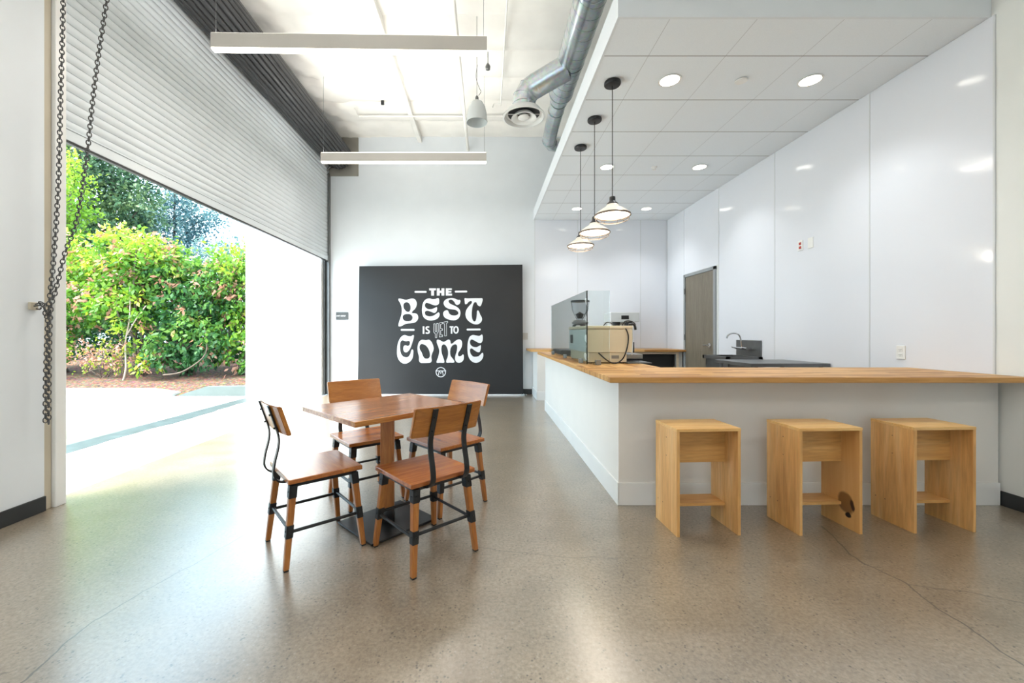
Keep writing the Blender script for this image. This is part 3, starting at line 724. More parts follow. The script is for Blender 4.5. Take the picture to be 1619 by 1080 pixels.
linear('added unseen long linear light hanging deep behind the viewer', -2.43, .005, -1.2, H+2.52, 0)  # added lamp, never in view
linear('added unseen long linear light hanging over the right half of the room behind the viewer', 1.35, 3.45, -.6, H+2.52, 0)  # added lamp, never in view, for the counter side
# bell lamp
e = empty('bell_pendant', (-.115, 4.97, H+2.56), 0, 'frosted pale bell pendant on a thin wire in front of the back wall', 'pendant light')
lathe_p = [(.125, 0), (.128, .02), (.118, .11), (.10, .19), (.07, .245), (.03, .27), (.02, .275), (.02, .268), (.065, .238), (.095, .185), (.113, .11), (.122, .02)]
obj('shade', lathe(NB(), lathe_p, n=36, closed=True), simple('frosted acrylic', (.70, .73, .73), .25, var=.02), e, smooth=True)
bm = NB(); lathe(bm, [(0, .27), (.022, .27), (.02, .31), (.008, .33), (0, .33)], n=16); obj('fitting', bm, M_greysteel, e, smooth=True)
bm = NB(); cyl(bm, (0, 0, .33), (0, 0, ZC-.05-(H+2.56)), .003, n=6); tube(bm, crom([(.005, 0, .7), (-.01, 0, .55), (.03, 0, .42), (.05, 0, .38), (.02, 0, .33)], 5), .003, 6); obj('wire', bm, M_greysteel, e, smooth='all')

# caged pendants
def pendant():
    e = empty('caged_pendant', (1.115, 3.626, H+1.05), 0)
    top = ZD-(H+1.05)
    obj('canopy', lathe(NB(), [(0, top), (.070, top), (.072, top-.006), (.072, top-.022), (.066, top-.03), (.01, top-.032), (0, top-.032)], n=32), M_blackmetal, e, smooth=True)
    obj('cord', cyl(NB(), (0, 0, top-.03), (0, 0, .165), .004, n=8), M_blackmetal, e, smooth=True)
    bm = NB(); lathe(bm, [(0, .175), (.008, .17), (.024, .162), (.026, .15), (.026, .128), (.03, .12), (.044, .106), (.050, .100), (.050, .094), (0, .094)], n=28); obj('socket_cap', bm, M_blackmetal, e, smooth=True)
    bm = NB(); lathe(bm, [(.047, .097), (.058, .075), (.10, .05), (.140, .02), (.152, 0), (.148, 0), (.136, .017), (.098, .046), (.055, .071), (.044, .09)], n=44, closed=True); obj('shade', bm, M_shade, e, smooth=True)
    bm = NB(); lathe(bm, [(0, .06), (.05, .06), (.09, .035), (.13, .008), (.10, .002), (.05, -.012), (0, -.018)], n=32); obj('bulb_glow', bm, M_glowin, e, smooth=True)
    bm = NB()
    lathe(bm, [(.149, .004), (.156, .006), (.158, -.008), (.151, -.010)], n=44, closed=True)
    for k in range(8):
        a = 2*PI*k/8+.2; pr = [(.156, -.004), (.150, -.028), (.128, -.046), (.095, -.056)]
        tube(bm, crom([(r_*math.cos(a), r_*math.sin(a), z_) for r_, z_ in pr], 4), .0022, 6)
    for rr_, z_ in ((.143, -.036), (.095, -.056)):
        sweep(bm, [(rr_*math.cos(2*PI*q/36), rr_*math.sin(2*PI*q/36), z_) for q in range(36)], circ(.0022, 6), closed=True)
    obj('wire_cage', bm, simple('bronze wire', (.16, .12, .09), .4, .6), e, smooth='all')
    ld = bpy.data.lights.new('lamp', 'POINT'); ld.energy = 2.5; ld.color = (1, .9, .74); ld.shadow_soft_size = .06
    lo = bpy.data.objects.new('lamp', ld); C.objects.link(lo); lo.parent = e; lo.location = (0, 0, -.085)
    return e
pe = pendant()
gl = 'caged pendants over the side counter'
tag(pe, 'nearest and highest-looking of the three cream caged pendants over the counter', 'pendant light', gl)
for y, dz, lb in ((4.244, .012, 'middle one of the three cream caged pendants over the counter'), (4.875, .018, 'farthest and smallest-looking of the three cream caged pendants over the counter')):
    c_ = copy_tree(pe); c_.location = (1.12, y, H+1.05); c_['label'] = lb

# downlights
def downl(x, y, lb):
    e = empty('recessed_downlight', (x, y, ZD), 0, lb, 'ceiling light', 'recessed downlights in the dropped ceiling')
    obj('trim_ring', lathe(NB(), [(.082, .004), (.095, -.001), (.094, -.005), (.080, -.004)], n=36, closed=True), M_white_plastic, e, smooth=True)
    obj('lens', lathe(NB(), [(0, .003), (.082, .003), (.080, -.003), (0, -.003)], n=32), M_down, e)
    ld = bpy.data.lights.new('lamp', 'SPOT'); ld.energy = 20; ld.spot_size = math.radians(115); ld.spot_blend = .8; ld.color = (.96, .985, 1); ld.shadow_soft_size = .08
    lo = bpy.data.objects.new('lamp', ld); C.objects.link(lo); lo.parent = e; lo.location = (0, 0, -.02)
for y, nm in ((3.60, 'nearest'), (5.47, 'middle'), (7.29, 'farthest')):
    downl(1.61, y, 'round recessed downlight of the %s pair, the one by the pendants' % nm); downl(2.845, y, 'round recessed downlight of the %s pair, the one toward the right wall' % nm)
for y, nm in ((3.60, 'larger-looking round white cover between the two nearest downlights'), (5.47, 'small white sprinkler head between the middle pair of downlights')):
    bm = NB()
    lathe(bm, [(0, -.012), (.045, -.012), (.05, -.008), (.05, .0), (0, .0)] if y < 4 else [(0, -.04), (.02, -.038), (.012, -.02), (.035, -.012), (.04, 0), (0, 0)], (2.24, y, ZD), 24)
    o = obj('ceiling_sensor', bm, M_white_plastic, smooth=True); tag(o, nm, 'sprinkler')

# ------------------------------------------------------------------ counter
HC = .8985; TH = .036
ct = empty('service_counter', (.913, 2.83, 0), 0, 'L-shaped white counter base in front of the stools', 'counter')
def LC(b): return b
def rbox(e, x0, x1, y0, y1, z0, z1, bev=0, bm=None):
    l = e.location; return b2(bm or NB(), x0-l.x, x1-l.x, y0-l.y, y1-l.y, z0-l.z, z1-l.z, bev)
M_cfront = simple('warm white counter paint', (.78, .76, .72), .5, var=.015)
obj('front_panel', rbox(ct, .913, XR-.016, 2.83, 2.93, 0, HC-TH), M_cfront, ct)
obj('side_panel', rbox(ct, .913, 1.013, 2.93, 6.35, 0, HC-TH), M_cfront, ct)
bm = NB(); rbox(ct, .905, XR-.016, 2.817, 2.83, 0, .155, .003, bm)
obj('baseboard', bm, M_trim, ct)
bm = NB(); rbox(ct, .902, .913, 2.817, 6.35, 0, .155, .003, bm)
obj('baseboard', bm, M_trim, ct)
wt = empty('worktop', (.80, 2.65, HC-TH), 0, 'L-shaped butcher-block worktop on the white counter', 'worktop')
bm = NB()
b2(bm, 0, XR-.013-.80, 0, .80, 0, TH, .003); obj('front_slab', bm, M_butx, wt)
obj('side_slab', b2(NB(), 0, .67, .801, 3.76, 0, TH, .003), M_buty, wt)
# end block and back counter
eb = empty('end_cabinet', (.90, 7.28, 0), 0, 'narrow white end cabinet against the back wall beyond the gap', 'cabinet')
obj('body', rbox(eb, .904, 1.6, 7.285, YB-.012, 0, HC-TH), M_cfront, eb)
bm = NB(); rbox(eb, .894, 1.6, 7.272, 7.285, 0, .155, .002, bm); rbox(eb, .892, .904, 7.272, YB-.03, 0, .155, .002, bm); obj('baseboard', bm, M_trim, eb)
bm = NB(); b2(bm, -.07, XR-.012-.85, -.05, .735, 0, TH, .003)
o = obj('worktop', bm, M_butx, loc=(.85, 7.295, HC-TH)); tag(o, 'long wooden worktop along the back wall beside the door', 'worktop')
bc = empty('back_cabinet', (1.62, 7.35, 0), 0, 'open cabinet with dark inside under the back worktop', 'cabinet')
M_lam = simple('grey laminate', (.42, .41, .39), .5)
for a_ in ((1.62, 1.66), (3.44, 3.50)): obj('side', rbox(bc, *a_, 7.33, 7.98, 0, HC-TH), M_lam, bc)
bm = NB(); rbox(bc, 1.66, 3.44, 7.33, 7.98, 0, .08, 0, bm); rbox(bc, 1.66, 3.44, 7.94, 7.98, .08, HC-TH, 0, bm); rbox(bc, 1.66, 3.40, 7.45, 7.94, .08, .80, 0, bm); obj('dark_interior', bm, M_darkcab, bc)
bm = NB(); rbox(bc, 1.66, 3.44, 7.325, 7.345, .82, HC-TH, 0, bm); rbox(bc, 3.40, 3.44, 7.325, 7.345, .0, .82, 0, bm); obj('face_frame', bm, wood('pale pine', (.6, .5, .36), (.66, .56, .42), (.7, .6, .46), 'x', .5), bc)

# glass guard
gg = empty('glass_guard', (.913, 3.72, HC), 0, 'clear glass sneeze guard standing on the side worktop around the coffee machine', 'glass screen')
obj('side_pane', rbox(gg, .909, .919, 3.725, 5.74, HC+.006, 1.573, .001), M_glass, gg)
obj('return_pane', rbox(gg, .909, 1.116, 3.714, 3.724, HC+.006, 1.573, .001), M_glass, gg)
for x, y in ((.914, 3.95), (.914, 4.75), (.914, 5.6)):
    obj('clamp', rbox(gg, x-.022, x+.022, y-.025, y+.025, HC, HC+.045, .003), M_steel, gg)
obj('clamp', rbox(gg, .99, 1.035, 3.695, 3.742, HC, HC+.045, .003), M_steel, gg)

# espresso machine
em = empty('espresso_machine', (.955, 3.89, HC), 0, 'cream two-group espresso machine seen from its side behind the glass guard', 'coffee machine')
def EB(x0, x1, y0, y1, z0, z1, bev=0, bm=None): return rbox(em, x0, x1, y0, y1, z0, z1, bev, bm)
obj('side_panel', EB(.957, 1.385, 3.89, 3.905, 1.005, 1.225, .003), M_cream, em)
obj('lower_body', EB(.975, 1.335, 3.90, 4.70, HC+.012, 1.003, .004), M_cream, em)
obj('back_panel', EB(.957, .972, 3.906, 4.70, 1.005, 1.225, .003), M_bluegrey, em, label='pale blue-grey panel facing the glass')
bm = NB(); EB(.973, 1.27, 3.906, 4.70, 1.005, 1.225, 0, bm); EB(1.27, 1.385, 3.906, 4.70, 1.12, 1.225, .004, bm); obj('body', bm, M_cream, em)
obj('top_cover', EB(.953, 1.39, 3.887, 4.705, 1.228, 1.258, .006), M_cream, em)
for x in (.995, 1.30):
    for y in (3.93, 4.66): obj('foot', cyl(NB(), Vector((x, y, HC))-em.location, Vector((x, y, HC+.014))-em.location, .02), M_blackmetal, em)
obj('vent', EB(.953, .958, 4.5, 4.62, 1.08, 1.17, .002), M_darkcab, em)
obj('rating_plate', EB(1.19, 1.26, 3.8965, 3.901, .945, .975), M_steel, em)
for y in (4.1, 4.45):
    bm = NB(); cyl(bm, Vector((1.36, y, 1.12))-em.location, Vector((1.36, y, 1.07))-em.location, .038, n=20); cyl(bm, Vector((1.36, y, 1.07))-em.location, Vector((1.36, y, 1.04))-em.location, .035, .03, n=20); obj('group_head', bm, M_chrome, em, smooth=True)
bm = NB(); tube(bm, [Vector(p)-em.location for p in crom([(1.40, 3.95, 1.24), (1.405, 3.94, 1.18), (1.40, 3.93, 1.05), (1.395, 3.93, .97)], 5)], .006); obj('steam_wand', bm, M_chrome, em, smooth='all')
bm = NB(); cyl(bm, Vector((1.41, 3.95, 1.10))-em.location, Vector((1.41, 3.945, 1.0))-em.location, .014); obj('wand_grip', bm, M_blackmetal, em, smooth=True); bm = tube(NB(), [Vector(p)-em.location for p in crom([(1.38, 3.98, 1.27), (1.43, 3.97, 1.27), (1.445, 3.97, 1.22)], 4)], .012); obj('handle', bm, M_blackmetal, em, smooth=True)
obj('drip_tray', EB(1.336, 1.50, 3.93, 4.66, .94, .985, .004), M_steel, em)
def EP(px, py, Y): return P(px, py, Y)-Vector(em.location)
bm = NB(); tube(bm, crom([EP(986, 518, 3.95), EP(990, 521, 3.88), EP(993.5, 533, 3.88), EP(991, 552, 3.875), EP(984, 568, 3.87), EP(972, 574.5, 3.86), EP(960, 570, 3.87), EP(946, 558, 3.885)], 6), .006); obj('power_cable', bm, M_cable, em, smooth='all')
bm = NB()
tube(bm, crom([EP(954, 515, 4.1), EP(959, 510, 4.08), EP(966, 511, 4.06), EP(972, 517, 4.03)], 5), .005)
tube(bm, crom([EP(983, 517, 4.03), EP(987, 509, 4.03), EP(994, 507, 4.02), EP(1002, 510, 4.0), EP(1005, 514, 3.98)], 5), .005)
tube(bm, crom([EP(986, 518, 4.0), EP(990, 508.5, 4.02), EP(998, 509, 4.0)], 5), .004); box(bm, EP(990, 517, 4.0), (.09, .05, .03), .006)
obj('hose', bm, M_cable, em, smooth='all')
bm = NB(); b2(bm, 1.33, 1.56, 3.86, 4.10, HC, HC+.012, .002); b2(bm, 1.345, 1.545, 3.875, 4.085, HC+.010, HC+.014); o = obj('drain_tray', bm, M_greysteel); tag(o, 'flat metal tray on the worktop right of the coffee machine', 'tray')
# grinder
gr = empty('coffee_grinder', (1.14, 4.97, HC), 0, 'coffee grinder with clear conical hopper behind the espresso machine', 'grinder')
bm = NB(); b2(bm, -.09, .09, -.10, .12, 0, .04, .01); b2(bm, -.07, .07, -.03, .11, .04, .40, .02); lathe(bm, [(0, .40), (.09, .40), (.095, .42), (.06, .45), (0, .45)], n=24); obj('body', bm, simple('grinder body', (.20, .20, .21), .35), gr, smooth=True)
obj('hopper', lathe(NB(), [(.035, .45), (.045, .47), (.09, .56), (.105, .665), (.102, .665), (.087, .562), (.041, .473), (.031, .45)], n=32, closed=True), M_hopper, gr, smooth=True)
obj('lid', lathe(NB(), [(0, .69), (.10, .688), (.108, .682), (.108, .666), (0, .664)], n=32), M_blackmetal, gr, smooth=True)
obj('beans_cover', lathe(NB(), [(0, .47), (.03, .47), (.05, .52), (0, .55)], n=20), simple('dark beans', (.05, .03, .02), .6), gr)
bm = NB(); cyl(bm, (-.03, -.12, .33), (-.03, -.04, .36), .03, .035); obj('spout', bm, M_white_plastic, gr, smooth=True)
bm = NB(); b2(bm, .96, 1.30, 5.25, 5.85, HC, HC+.07, .006); b2(bm, .98, 1.28, 5.27, 5.83, HC+.068, HC+.075); o = obj('steel_tray_box', bm, M_greysteel); tag(o, 'low steel box on the side worktop behind the glass at its far end', 'tray')
# brewer on the back worktop
bw = empty('coffee_brewer', (2.45, 7.35, HC), 0, 'white and grey brewer with small black screen on the back worktop', 'coffee maker')
def WB(x0, x1, y0, y1, z0, z1, bev=0, bm=None): return rbox(bw, x0, x1, y0, y1, z0, z1, bev, bm)
obj('head', WB(2.23, 2.74, 7.335, 7.79, 1.395, 1.565, .008), simple('brewer grey', (.62, .64, .64), .35), bw)
obj('column', WB(2.30, 2.60, 7.55, 7.79, HC+.05, 1.395, .006), M_white_plastic, bw)
obj('base', WB(2.26, 2.66, 7.36, 7.79, HC, HC+.05, .006), M_steel, bw)
obj('screen', WB(2.415, 2.55, 7.331, 7.337, 1.44, 1.51, .002), M_darkcab, bw)
bm = NB()
for x in (2.36, 2.58): cyl(bm, Vector((x, 7.45, 1.395))-bw.location, Vector((x, 7.45, 1.32))-bw.location, .075, .06, n=20)
obj('brew_basket', bm, M_blackmetal, bw, smooth=True)

# ------------------------------------------------------------------ door, sink, table, outlets
dr = empty('door_1', (XR, 6.82, 0)); dr['kind'] = 'structure'
def DB(x0, x1, y0, y1, z0, z1, bev=0, bm=None): return rbox(dr, x0, x1, y0, y1, z0, z1, bev, bm)
obj('door_leaf', DB(XR-.018, XR-.002, 6.375, 7.265, .01, 2.175), M_hdoor, dr)
bm = NB(); DB(XR-.03, XR, 6.315, 6.365, 0, 2.23, .002, bm); DB(XR-.03, XR, 7.275, 7.325, 0, 2.23, .002, bm); DB(XR-.03, XR, 6.315, 7.325, 2.18, 2.23, .002, bm); obj('door_frame', bm, M_frame, dr)
bm = NB(); c0 = Vector((XR-.018, 6.46, 1.0))-dr.location
cyl(bm, c0, c0+Vector((-.02, 0, 0)), .035, n=20); cyl(bm, c0+Vector((-.02, 0, 0)), c0+Vector((-.055, 0, 0)), .012); cyl(bm, c0+Vector((-.055, -.005, 0)), c0+Vector((-.055, .12, -.005)), .011, .008); obj('door_handle', bm, M_chrome, dr, smooth=True)
for z_ in (.25, 1.07, 1.88): obj('hinge', cyl(NB(), Vector((XR-.035, 7.27, z_))-dr.location, Vector((XR-.035, 7.27, z_+.1))-dr.location, .009, n=10), M_greysteel, dr, smooth=True)
sk = empty('hand_sink', (XR-.006, 5.53, .8), 0, 'stainless wall-mounted hand sink with gooseneck tap between door and steel table', 'sink')
def KB(x0, x1, y0, y1, z0, z1, bev=0, bm=None): return rbox(sk, x0, x1, y0, y1, z0, z1, bev, bm)
obj('backsplash', KB(XR-.03, XR-.007, 5.27, 5.78, .87, 1.095, .004), M_greysteel, sk)
bm = NB(); X0, X1, Y0, Y1 = 3.07, XR-.03, 5.22, 5.82
KB(X0, X1, Y0, Y0+.04, .84, .885, 0, bm); KB(X0, X1, Y1-.04, Y1, .84, .885, 0, bm); KB(X0, X0+.04, Y0, Y1, .84, .885, 0, bm); KB(X1-.05, X1, Y0, Y1, .84, .885, 0, bm); KB(X0+.03, X1-.04, Y0+.03, Y1-.03, .66, .69, 0, bm)
for a in ((X0+.03, X0+.04, Y0+.03, Y1-.03), (X1-.05, X1-.04, Y0+.03, Y1-.03), (X0+.03, X1-.04, Y0+.03, Y0+.04), (X0+.03, X1-.04, Y1-.04, Y1-.03)): KB(*a, .69, .86, 0, bm)
obj('basin', bm, M_greysteel, sk)
bm = NB(); l = sk.location
cyl(bm, Vector((XR-.03, 5.45, .985))-l, Vector((XR-.10, 5.45, .985))-l, .014); cyl(bm, Vector((XR-.03, 5.63, .985))-l, Vector((XR-.10, 5.63, .985))-l, .014); cyl(bm, Vector((XR-.10, 5.42, .985))-l, Vector((XR-.10, 5.66, .985))-l, .016)
for y in (5.43, 5.65): cyl(bm, Vector((XR-.12, y, .99))-l, Vector((XR-.17, y, 1.0))-l, .012, .008)
tube(bm, [Vector(p)-l for p in crom([(XR-.10, 5.54, .985), (XR-.11, 5.54, 1.10), (XR-.14, 5.54, 1.17), (XR-.21, 5.54, 1.19), (XR-.28, 5.54, 1.165), (XR-.30, 5.54, 1.12)], 6)], .010)
obj('tap', bm, M_chrome, sk, smooth=True)
stb = empty('steel_table', (3.12, 4.53, 0), 0, 'dark grey steel work table in front of the hand sink behind the counter', 'table')
def TB(x0, x1, y0, y1, z0, z1, bev=0, bm=None): return rbox(stb, x0, x1, y0, y1, z0, z1, bev, bm)
obj('tabletop', TB(2.71, XR-.02, 4.2, 4.86, .84, .877, .004), M_greysteel, stb)
for x in (2.76, 3.47):
    for y in (4.25, 4.81): obj('leg', cyl(NB(), Vector((x, y, 0))-stb.location, Vector((x, y, .84))-stb.location, .02), M_steel, stb, smooth=True)
obj('undershelf', TB(2.74, 3.49, 4.23, 4.83, .25, .27), M_greysteel, stb)
def plate(name, y, z, lb, cat, kind):
    e = empty(name, (XR-.006, y, z), 0, lb, cat)
    obj('cover_plate', b2(NB(), -.008, 0, -.037, .037, -.058, .058, .003), M_white_plastic, e)
    if kind == 0: return
    for s in (-1, 1):
        obj('socket', box(NB(), (-.009, 0, s*.022), (.004, .032, .028), .001), M_red if kind == 2 else M_white_plastic, e)
        if kind == 1:
            bm = NB(); box(bm, (-.0115, -.007, s*.022+.003), (.001, .003, .010)); box(bm, (-.0115, .007, s*.022+.003), (.001, .003, .008)); cyl(bm, (-.0112, 0, s*.022-.009), (-.012, 0, s*.022-.009), .0025, n=8); obj('slots', bm, M_darkcab, e)
plate('wall_outlet', 3.50, 1.022, 'white duplex outlet on the glossy right wall just above the worktop', 'outlet', 1)
plate('wall_outlet', 4.62, 2.175, 'high wall outlet with red sockets on the right wall', 'outlet', 2)
plate('blank_plate', 4.475, 2.175, 'blank white plate beside the red outlet', 'wall plate', 0)
bm = NB(); b2(bm, (826.5-VX)/F*YB, (834.5-VX)/F*YB, YB-.012, YB-.001, 1.07, 1.2, .003); b2(bm, .735, .785, YB-.018, YB-.012, 1.11, 1.16, .002)
o = obj('switch_plate', bm, simple('grey switch', (.55, .55, .53), .4)); tag(o, 'pale grey switch plate on the back wall right of the banner', 'switch')

# room plaque
pq = empty('wall_plaque', P(541, 499.5, YB-.001), 0, 'small dark grey plaque with white lettering left of the banner', 'sign')
obj('plate', box(NB(), (0, -.006, 0), (.240, .012, .155), .004), simple('plaque grey', (.045, .05, .052), .6), pq)
bm = NB(); x = -.105
for n_, wd in ((4, .016), (0, .014), (6, .0165)):
    for k in range(n_):
        box(bm, (x+wd/2-.002, -.0128, .0), (.004, .0014, .024)); box(bm, (x+wd/2+.004, -.0128, .010 if k % 2 else -.010), (.008, .0014, .004)); box(bm, (x+wd/2+.004, -.0128, 0), (.006, .0014, .003)); x += wd
    if n_ == 0: x += .014
obj('lettering', bm, M_print, pq)

# ------------------------------------------------------------------ banner
YN = 7.88
bn = empty('banner', (P(697, 626, YN).x, YN, 0), 0, 'large black banner with white lettering standing against the back wall', 'banner')
def BP(px, py): q = P(px, py, YN); return Vector((q.x-bn.location.x, 0, q.z))
bm = NB(); nu, nv = 28, 24; g = []
def ben(u, v): return .012*math.sin(u*PI*2.2)*v+.006*math.sin(u*17)*v*v
for j in range(nv+1):
    v = j/nv; row = []
    for i in range(nu+1):
        u = i/nu; Lx = 568+(565-568)*v**3-.8*math.sin(v*PI); Rx = 826+1.2*v
        p = BP(Lx+(Rx-Lx)*u, (421+(418.5-421)*u)*(1-v)+(624.2)*v)
        row.append(bm.verts.new((p.x, -.0+ben(u, v), max(p.z, .012))))
    g.append(row)
for j in range(nv):
    for i in range(nu): bm.faces.new((g[j][i], g[j][i+1], g[j+1][i+1], g[j+1][i]))
r = bmesh.ops.extrude_face_region(bm, geom=bm.faces[:])
for q in r['geom']:
    if isinstance(q, bmesh.types.BMVert): q.co.y += .02
obj('fabric', bm, M_fabric, bn, smooth=True)
a, b = BP(565, 624), BP(827, 624)
obj('base_rail', b2(NB(), a.x+.3, b.x+.02, -.05, .06, 0, .022, .004), simple('white aluminium', (.75, .76, .77), .35), bn)
bm = NB()
for x in (b.x-.02, b.x+.04): cyl(bm, (x, -.09, .0), (x, -.09, .04), .02, n=16)
obj('rail_foot', bm, M_glass, bn, smooth=True)
def glyph(name, loops, wob=.010, smooth_=True):
    cu = bpy.data.curves.new('tmp', 'CURVE'); cu.dimensions = '2D'; cu.fill_mode = 'BOTH'; cu.extrude = .0008
    for lp, sm in loops:
        pts = [Vector((p[0], p[1], 0)) for p in lp]
        if sm: pts = crom(pts, 5, True)
        sp = cu.splines.new('POLY'); sp.points.add(len(pts)-1)
        for k, p in enumerate(pts): q = BP(p.x, p.y); sp.points[k].co = (q.x, q.z, 0, 1)
        sp.use_cyclic_u = True
    to = bpy.data.objects.new('tmp', cu); C.objects.link(to); dg = bpy.context.evaluated_depsgraph_get(); dg.update()
    me = bpy.data.meshes.new_from_object(to.evaluated_get(dg)); bpy.data.objects.remove(to); bpy.data.curves.remove(cu)
    bm = NB(); bm.from_mesh(me); bpy.data.meshes.remove(me)
    w0 = BP(568, 0).x; w1 = BP(826, 0).x; zt = BP(0, 421).z
    for v in bm.verts:
        x, z_, yy_ = v.co.x, v.co.y, v.co.z
        u = (x-w0)/(w1-w0); vv = max(0, min(1, 1-z_/zt)); v.co = (x, ben(u, vv)-.0035-yy_, z_)
    bmesh.ops.recalc_face_normals(bm, faces=bm.faces[:])
    return obj(name, bm, M_print, bn)
def Z(org, sc, pts): return [(org[0]+x/sc, org[1]+y/sc) for x, y in pts]
za = lambda p: (Z((620, 450), 15.425, p), True)
zb = lambda p: (Z((690, 450), 15.425, p), True)
zc = lambda p: (Z((620, 505), 14.4, p), True)
zd = lambda p: (Z((690, 505), 14.4, p), True)
Bq = [za([(160, 345), (230, 350), (330, 372), (400, 360), (490, 340), (560, 365), (598, 440), (590, 530), (550, 600), (495, 650), (490, 695), (560, 700), (615, 730), (637, 800), (615, 870), (550, 925), (460, 942), (340, 955), (250, 1000), (180, 1022), (152, 995), (170, 910), (210, 790), (233, 680), (230, 560), (200, 460), (160, 390)]),
      za([(365, 432), (420, 465), (450, 545), (435, 640), (380, 668), (320, 630), (280, 560), (275, 490), (310, 443)]),
      za([(370, 718), (450, 730), (497, 790), (480, 860), (410, 895), (320, 888), (265, 840), (260, 770), (300, 730)])]
Eq = [za([(900, 338), (980, 355), (1060, 350), (1105, 330), (1140, 345), (1148, 420), (1130, 480), (1060, 507), (980, 490), (900, 458), (830, 445), (800, 490), (810, 550), (870, 595), (960, 598), (1030, 575), (1085, 548), (1098, 590), (1080, 660), (1030, 690), (960, 668), (880, 640), (820, 645), (798, 690), (820, 745), (900, 775), (990, 765), (1060, 725), (1130, 678), (1158, 720), (1140, 790), (1080, 845), (980, 872), (870, 865), (780, 810), (738, 720), (728, 600), (750, 460), (810, 370)])]
Sq = [zb([(370, 328), (440, 340), (520, 372), (575, 375), (585, 420), (560, 475), (510, 497), (470, 480), (430, 415), (370, 368), (315, 375), (298, 415), (340, 470), (430, 510), (520, 560), (575, 630), (585, 720), (550, 810), (480, 862), (390, 870), (290, 850), (200, 800), (165, 720), (190, 650), (260, 625), (290, 650), (320, 715), (390, 750), (470, 752), (530, 720), (530, 670), (480, 625), (400, 607), (300, 590), (215, 540), (175, 460), (200, 390), (270, 345)])]
Tq = [zb([(690, 335), (760, 338), (900, 333), (1050, 332), (1110, 332), (1128, 370), (1110, 450), (1080, 520), (1040, 527), (1000, 490), (975, 440), (935, 432), (900, 480), (875, 570), (862, 700), (870, 820), (905, 890), (945, 895), (970, 840), (985, 740), (990, 650), (1015, 630), (1040, 660), (1070, 735), (1105, 800), (1110, 870), (1075, 930), (1010, 968), (930, 968), (840, 930), (760, 865), (715, 780), (710, 690), (740, 600), (800, 520), (855, 460), (865, 415), (830, 400), (780, 430), (740, 475), (700, 475), (690, 410)])]
Cq = [zc([(295, 358), (360, 380), (430, 383), (470, 358), (495, 370), (485, 440), (455, 540), (420, 640), (380, 710), (330, 750), (280, 740), (255, 690), (260, 620), (300, 590), (355, 605), (395, 580), (405, 520), (380, 490), (310, 497), (230, 478), (190, 520), (180, 620), (190, 740), (225, 820), (290, 860), (360, 855), (410, 790), (435, 710), (455, 685), (480, 710), (478, 800), (460, 890), (400, 965), (310, 1008), (220, 990), (150, 920), (115, 820), (112, 690), (130, 550), (180, 430), (240, 372)])]
Oq = [zc([(690, 465), (770, 475), (840, 465), (900, 520), (940, 620), (940, 700), (905, 790), (893, 860), (900, 940), (870, 985), (800, 993), (720, 995), (650, 990), (612, 940), (610, 850), (585, 740), (578, 640), (600, 540), (640, 485)]),
      zc([(690, 562), (760, 590), (820, 660), (855, 750), (860, 840), (820, 890), (750, 890), (705, 840), (670, 750), (630, 680), (625, 610), (650, 570)])]
Mq = [zd([(30, 462), (80, 475), (160, 512), (215, 490), (275, 460), (315, 485), (330, 550), (370, 545), (420, 500), (490, 460), (550, 465), (585, 520), (580, 610), (545, 690), (500, 760), (495, 820), (530, 840), (580, 820), (605, 795), (625, 830), (620, 910), (580, 965), (520, 988), (460, 970), (428, 910), (432, 830), (460, 740), (475, 640), (460, 580), (415, 568), (360, 600), (325, 660), (312, 740), (325, 830), (370, 890), (410, 950), (395, 985), (310, 985), (235, 985), (225, 940), (255, 860), (268, 760), (250, 660), (210, 590), (165, 568), (125, 600), (112, 680), (125, 780), (160, 880), (180, 950), (170, 988), (90, 988), (10, 988), (10, 940), (45, 840), (65, 730), (50, 640), (15, 550), (8, 485)])]
Fq = [zd([(840, 355), (910, 368), (980, 375), (1035, 345), (1055, 390), (1050, 480), (1015, 535), (950, 530), (870, 485), (800, 458), (765, 500), (775, 570), (830, 620), (910, 632), (970, 605), (1010, 590), (1010, 660), (985, 740), (930, 742), (860, 700), (800, 660), (765, 690), (775, 770), (830, 840), (900, 850), (970, 830), (1045, 760), (1068, 800), (1055, 880), (1000, 950), (920, 988), (840, 975), (770, 920), (725, 830), (708, 700), (712, 550), (745, 420), (790, 370)])]
for lp in (Bq, Eq, Sq, Tq, Cq, Oq, Mq, Fq): glyph('letter', lp)
ze = lambda p: (Z((660, 450), 20.24, p), False)
glyph('letter', [ze([(375, 120), (595, 120), (585, 185), (530, 185), (530, 352), (440, 352), (440, 187), (378, 187)])])
glyph('letter', [ze([(622, 120), (712, 120), (712, 195), (770, 195), (770, 120), (860, 120), (860, 352), (770, 352), (770, 270), (712, 270), (712, 352), (622, 352)])])
glyph('letter', [ze([(907, 120), (1100, 120), (1100, 175), (990, 175), (990, 208), (1085, 208), (1085, 260), (990, 260), (990, 290), (1108, 290), (1108, 352), (907, 352)])])
zf = lambda p, s=False: (Z((660, 500), 20.24, p), s)
glyph('letter', [zf([(168, 322), (222, 322), (222, 565), (168, 565)])])
def stroke(path, wd):                    # constant-width ribbon outline for a polyline (x,y)
    ps = [Vector((x, y)) for x, y in path]; Lf, Rt = [], []
    for i, p in enumerate(ps):
        d = (ps[min(i+1, len(ps)-1)]-ps[max(i-1, 0)]).normalized(); n_ = Vector((-d.y, d.x))*wd/2
        Lf.append(tuple(p+n_)); Rt.append(tuple(p-n_))
    return Lf+Rt[::-1]
s2 = [tuple(p)[:2] for p in crom([(375, 350, 0), (330, 342, 0), (285, 360, 0), (285, 405, 0), (325, 440, 0), (370, 475, 0), (368, 525, 0), (320, 543, 0), (262, 530, 0)], 4)]
glyph('letter', [zf(stroke(s2, 46))])
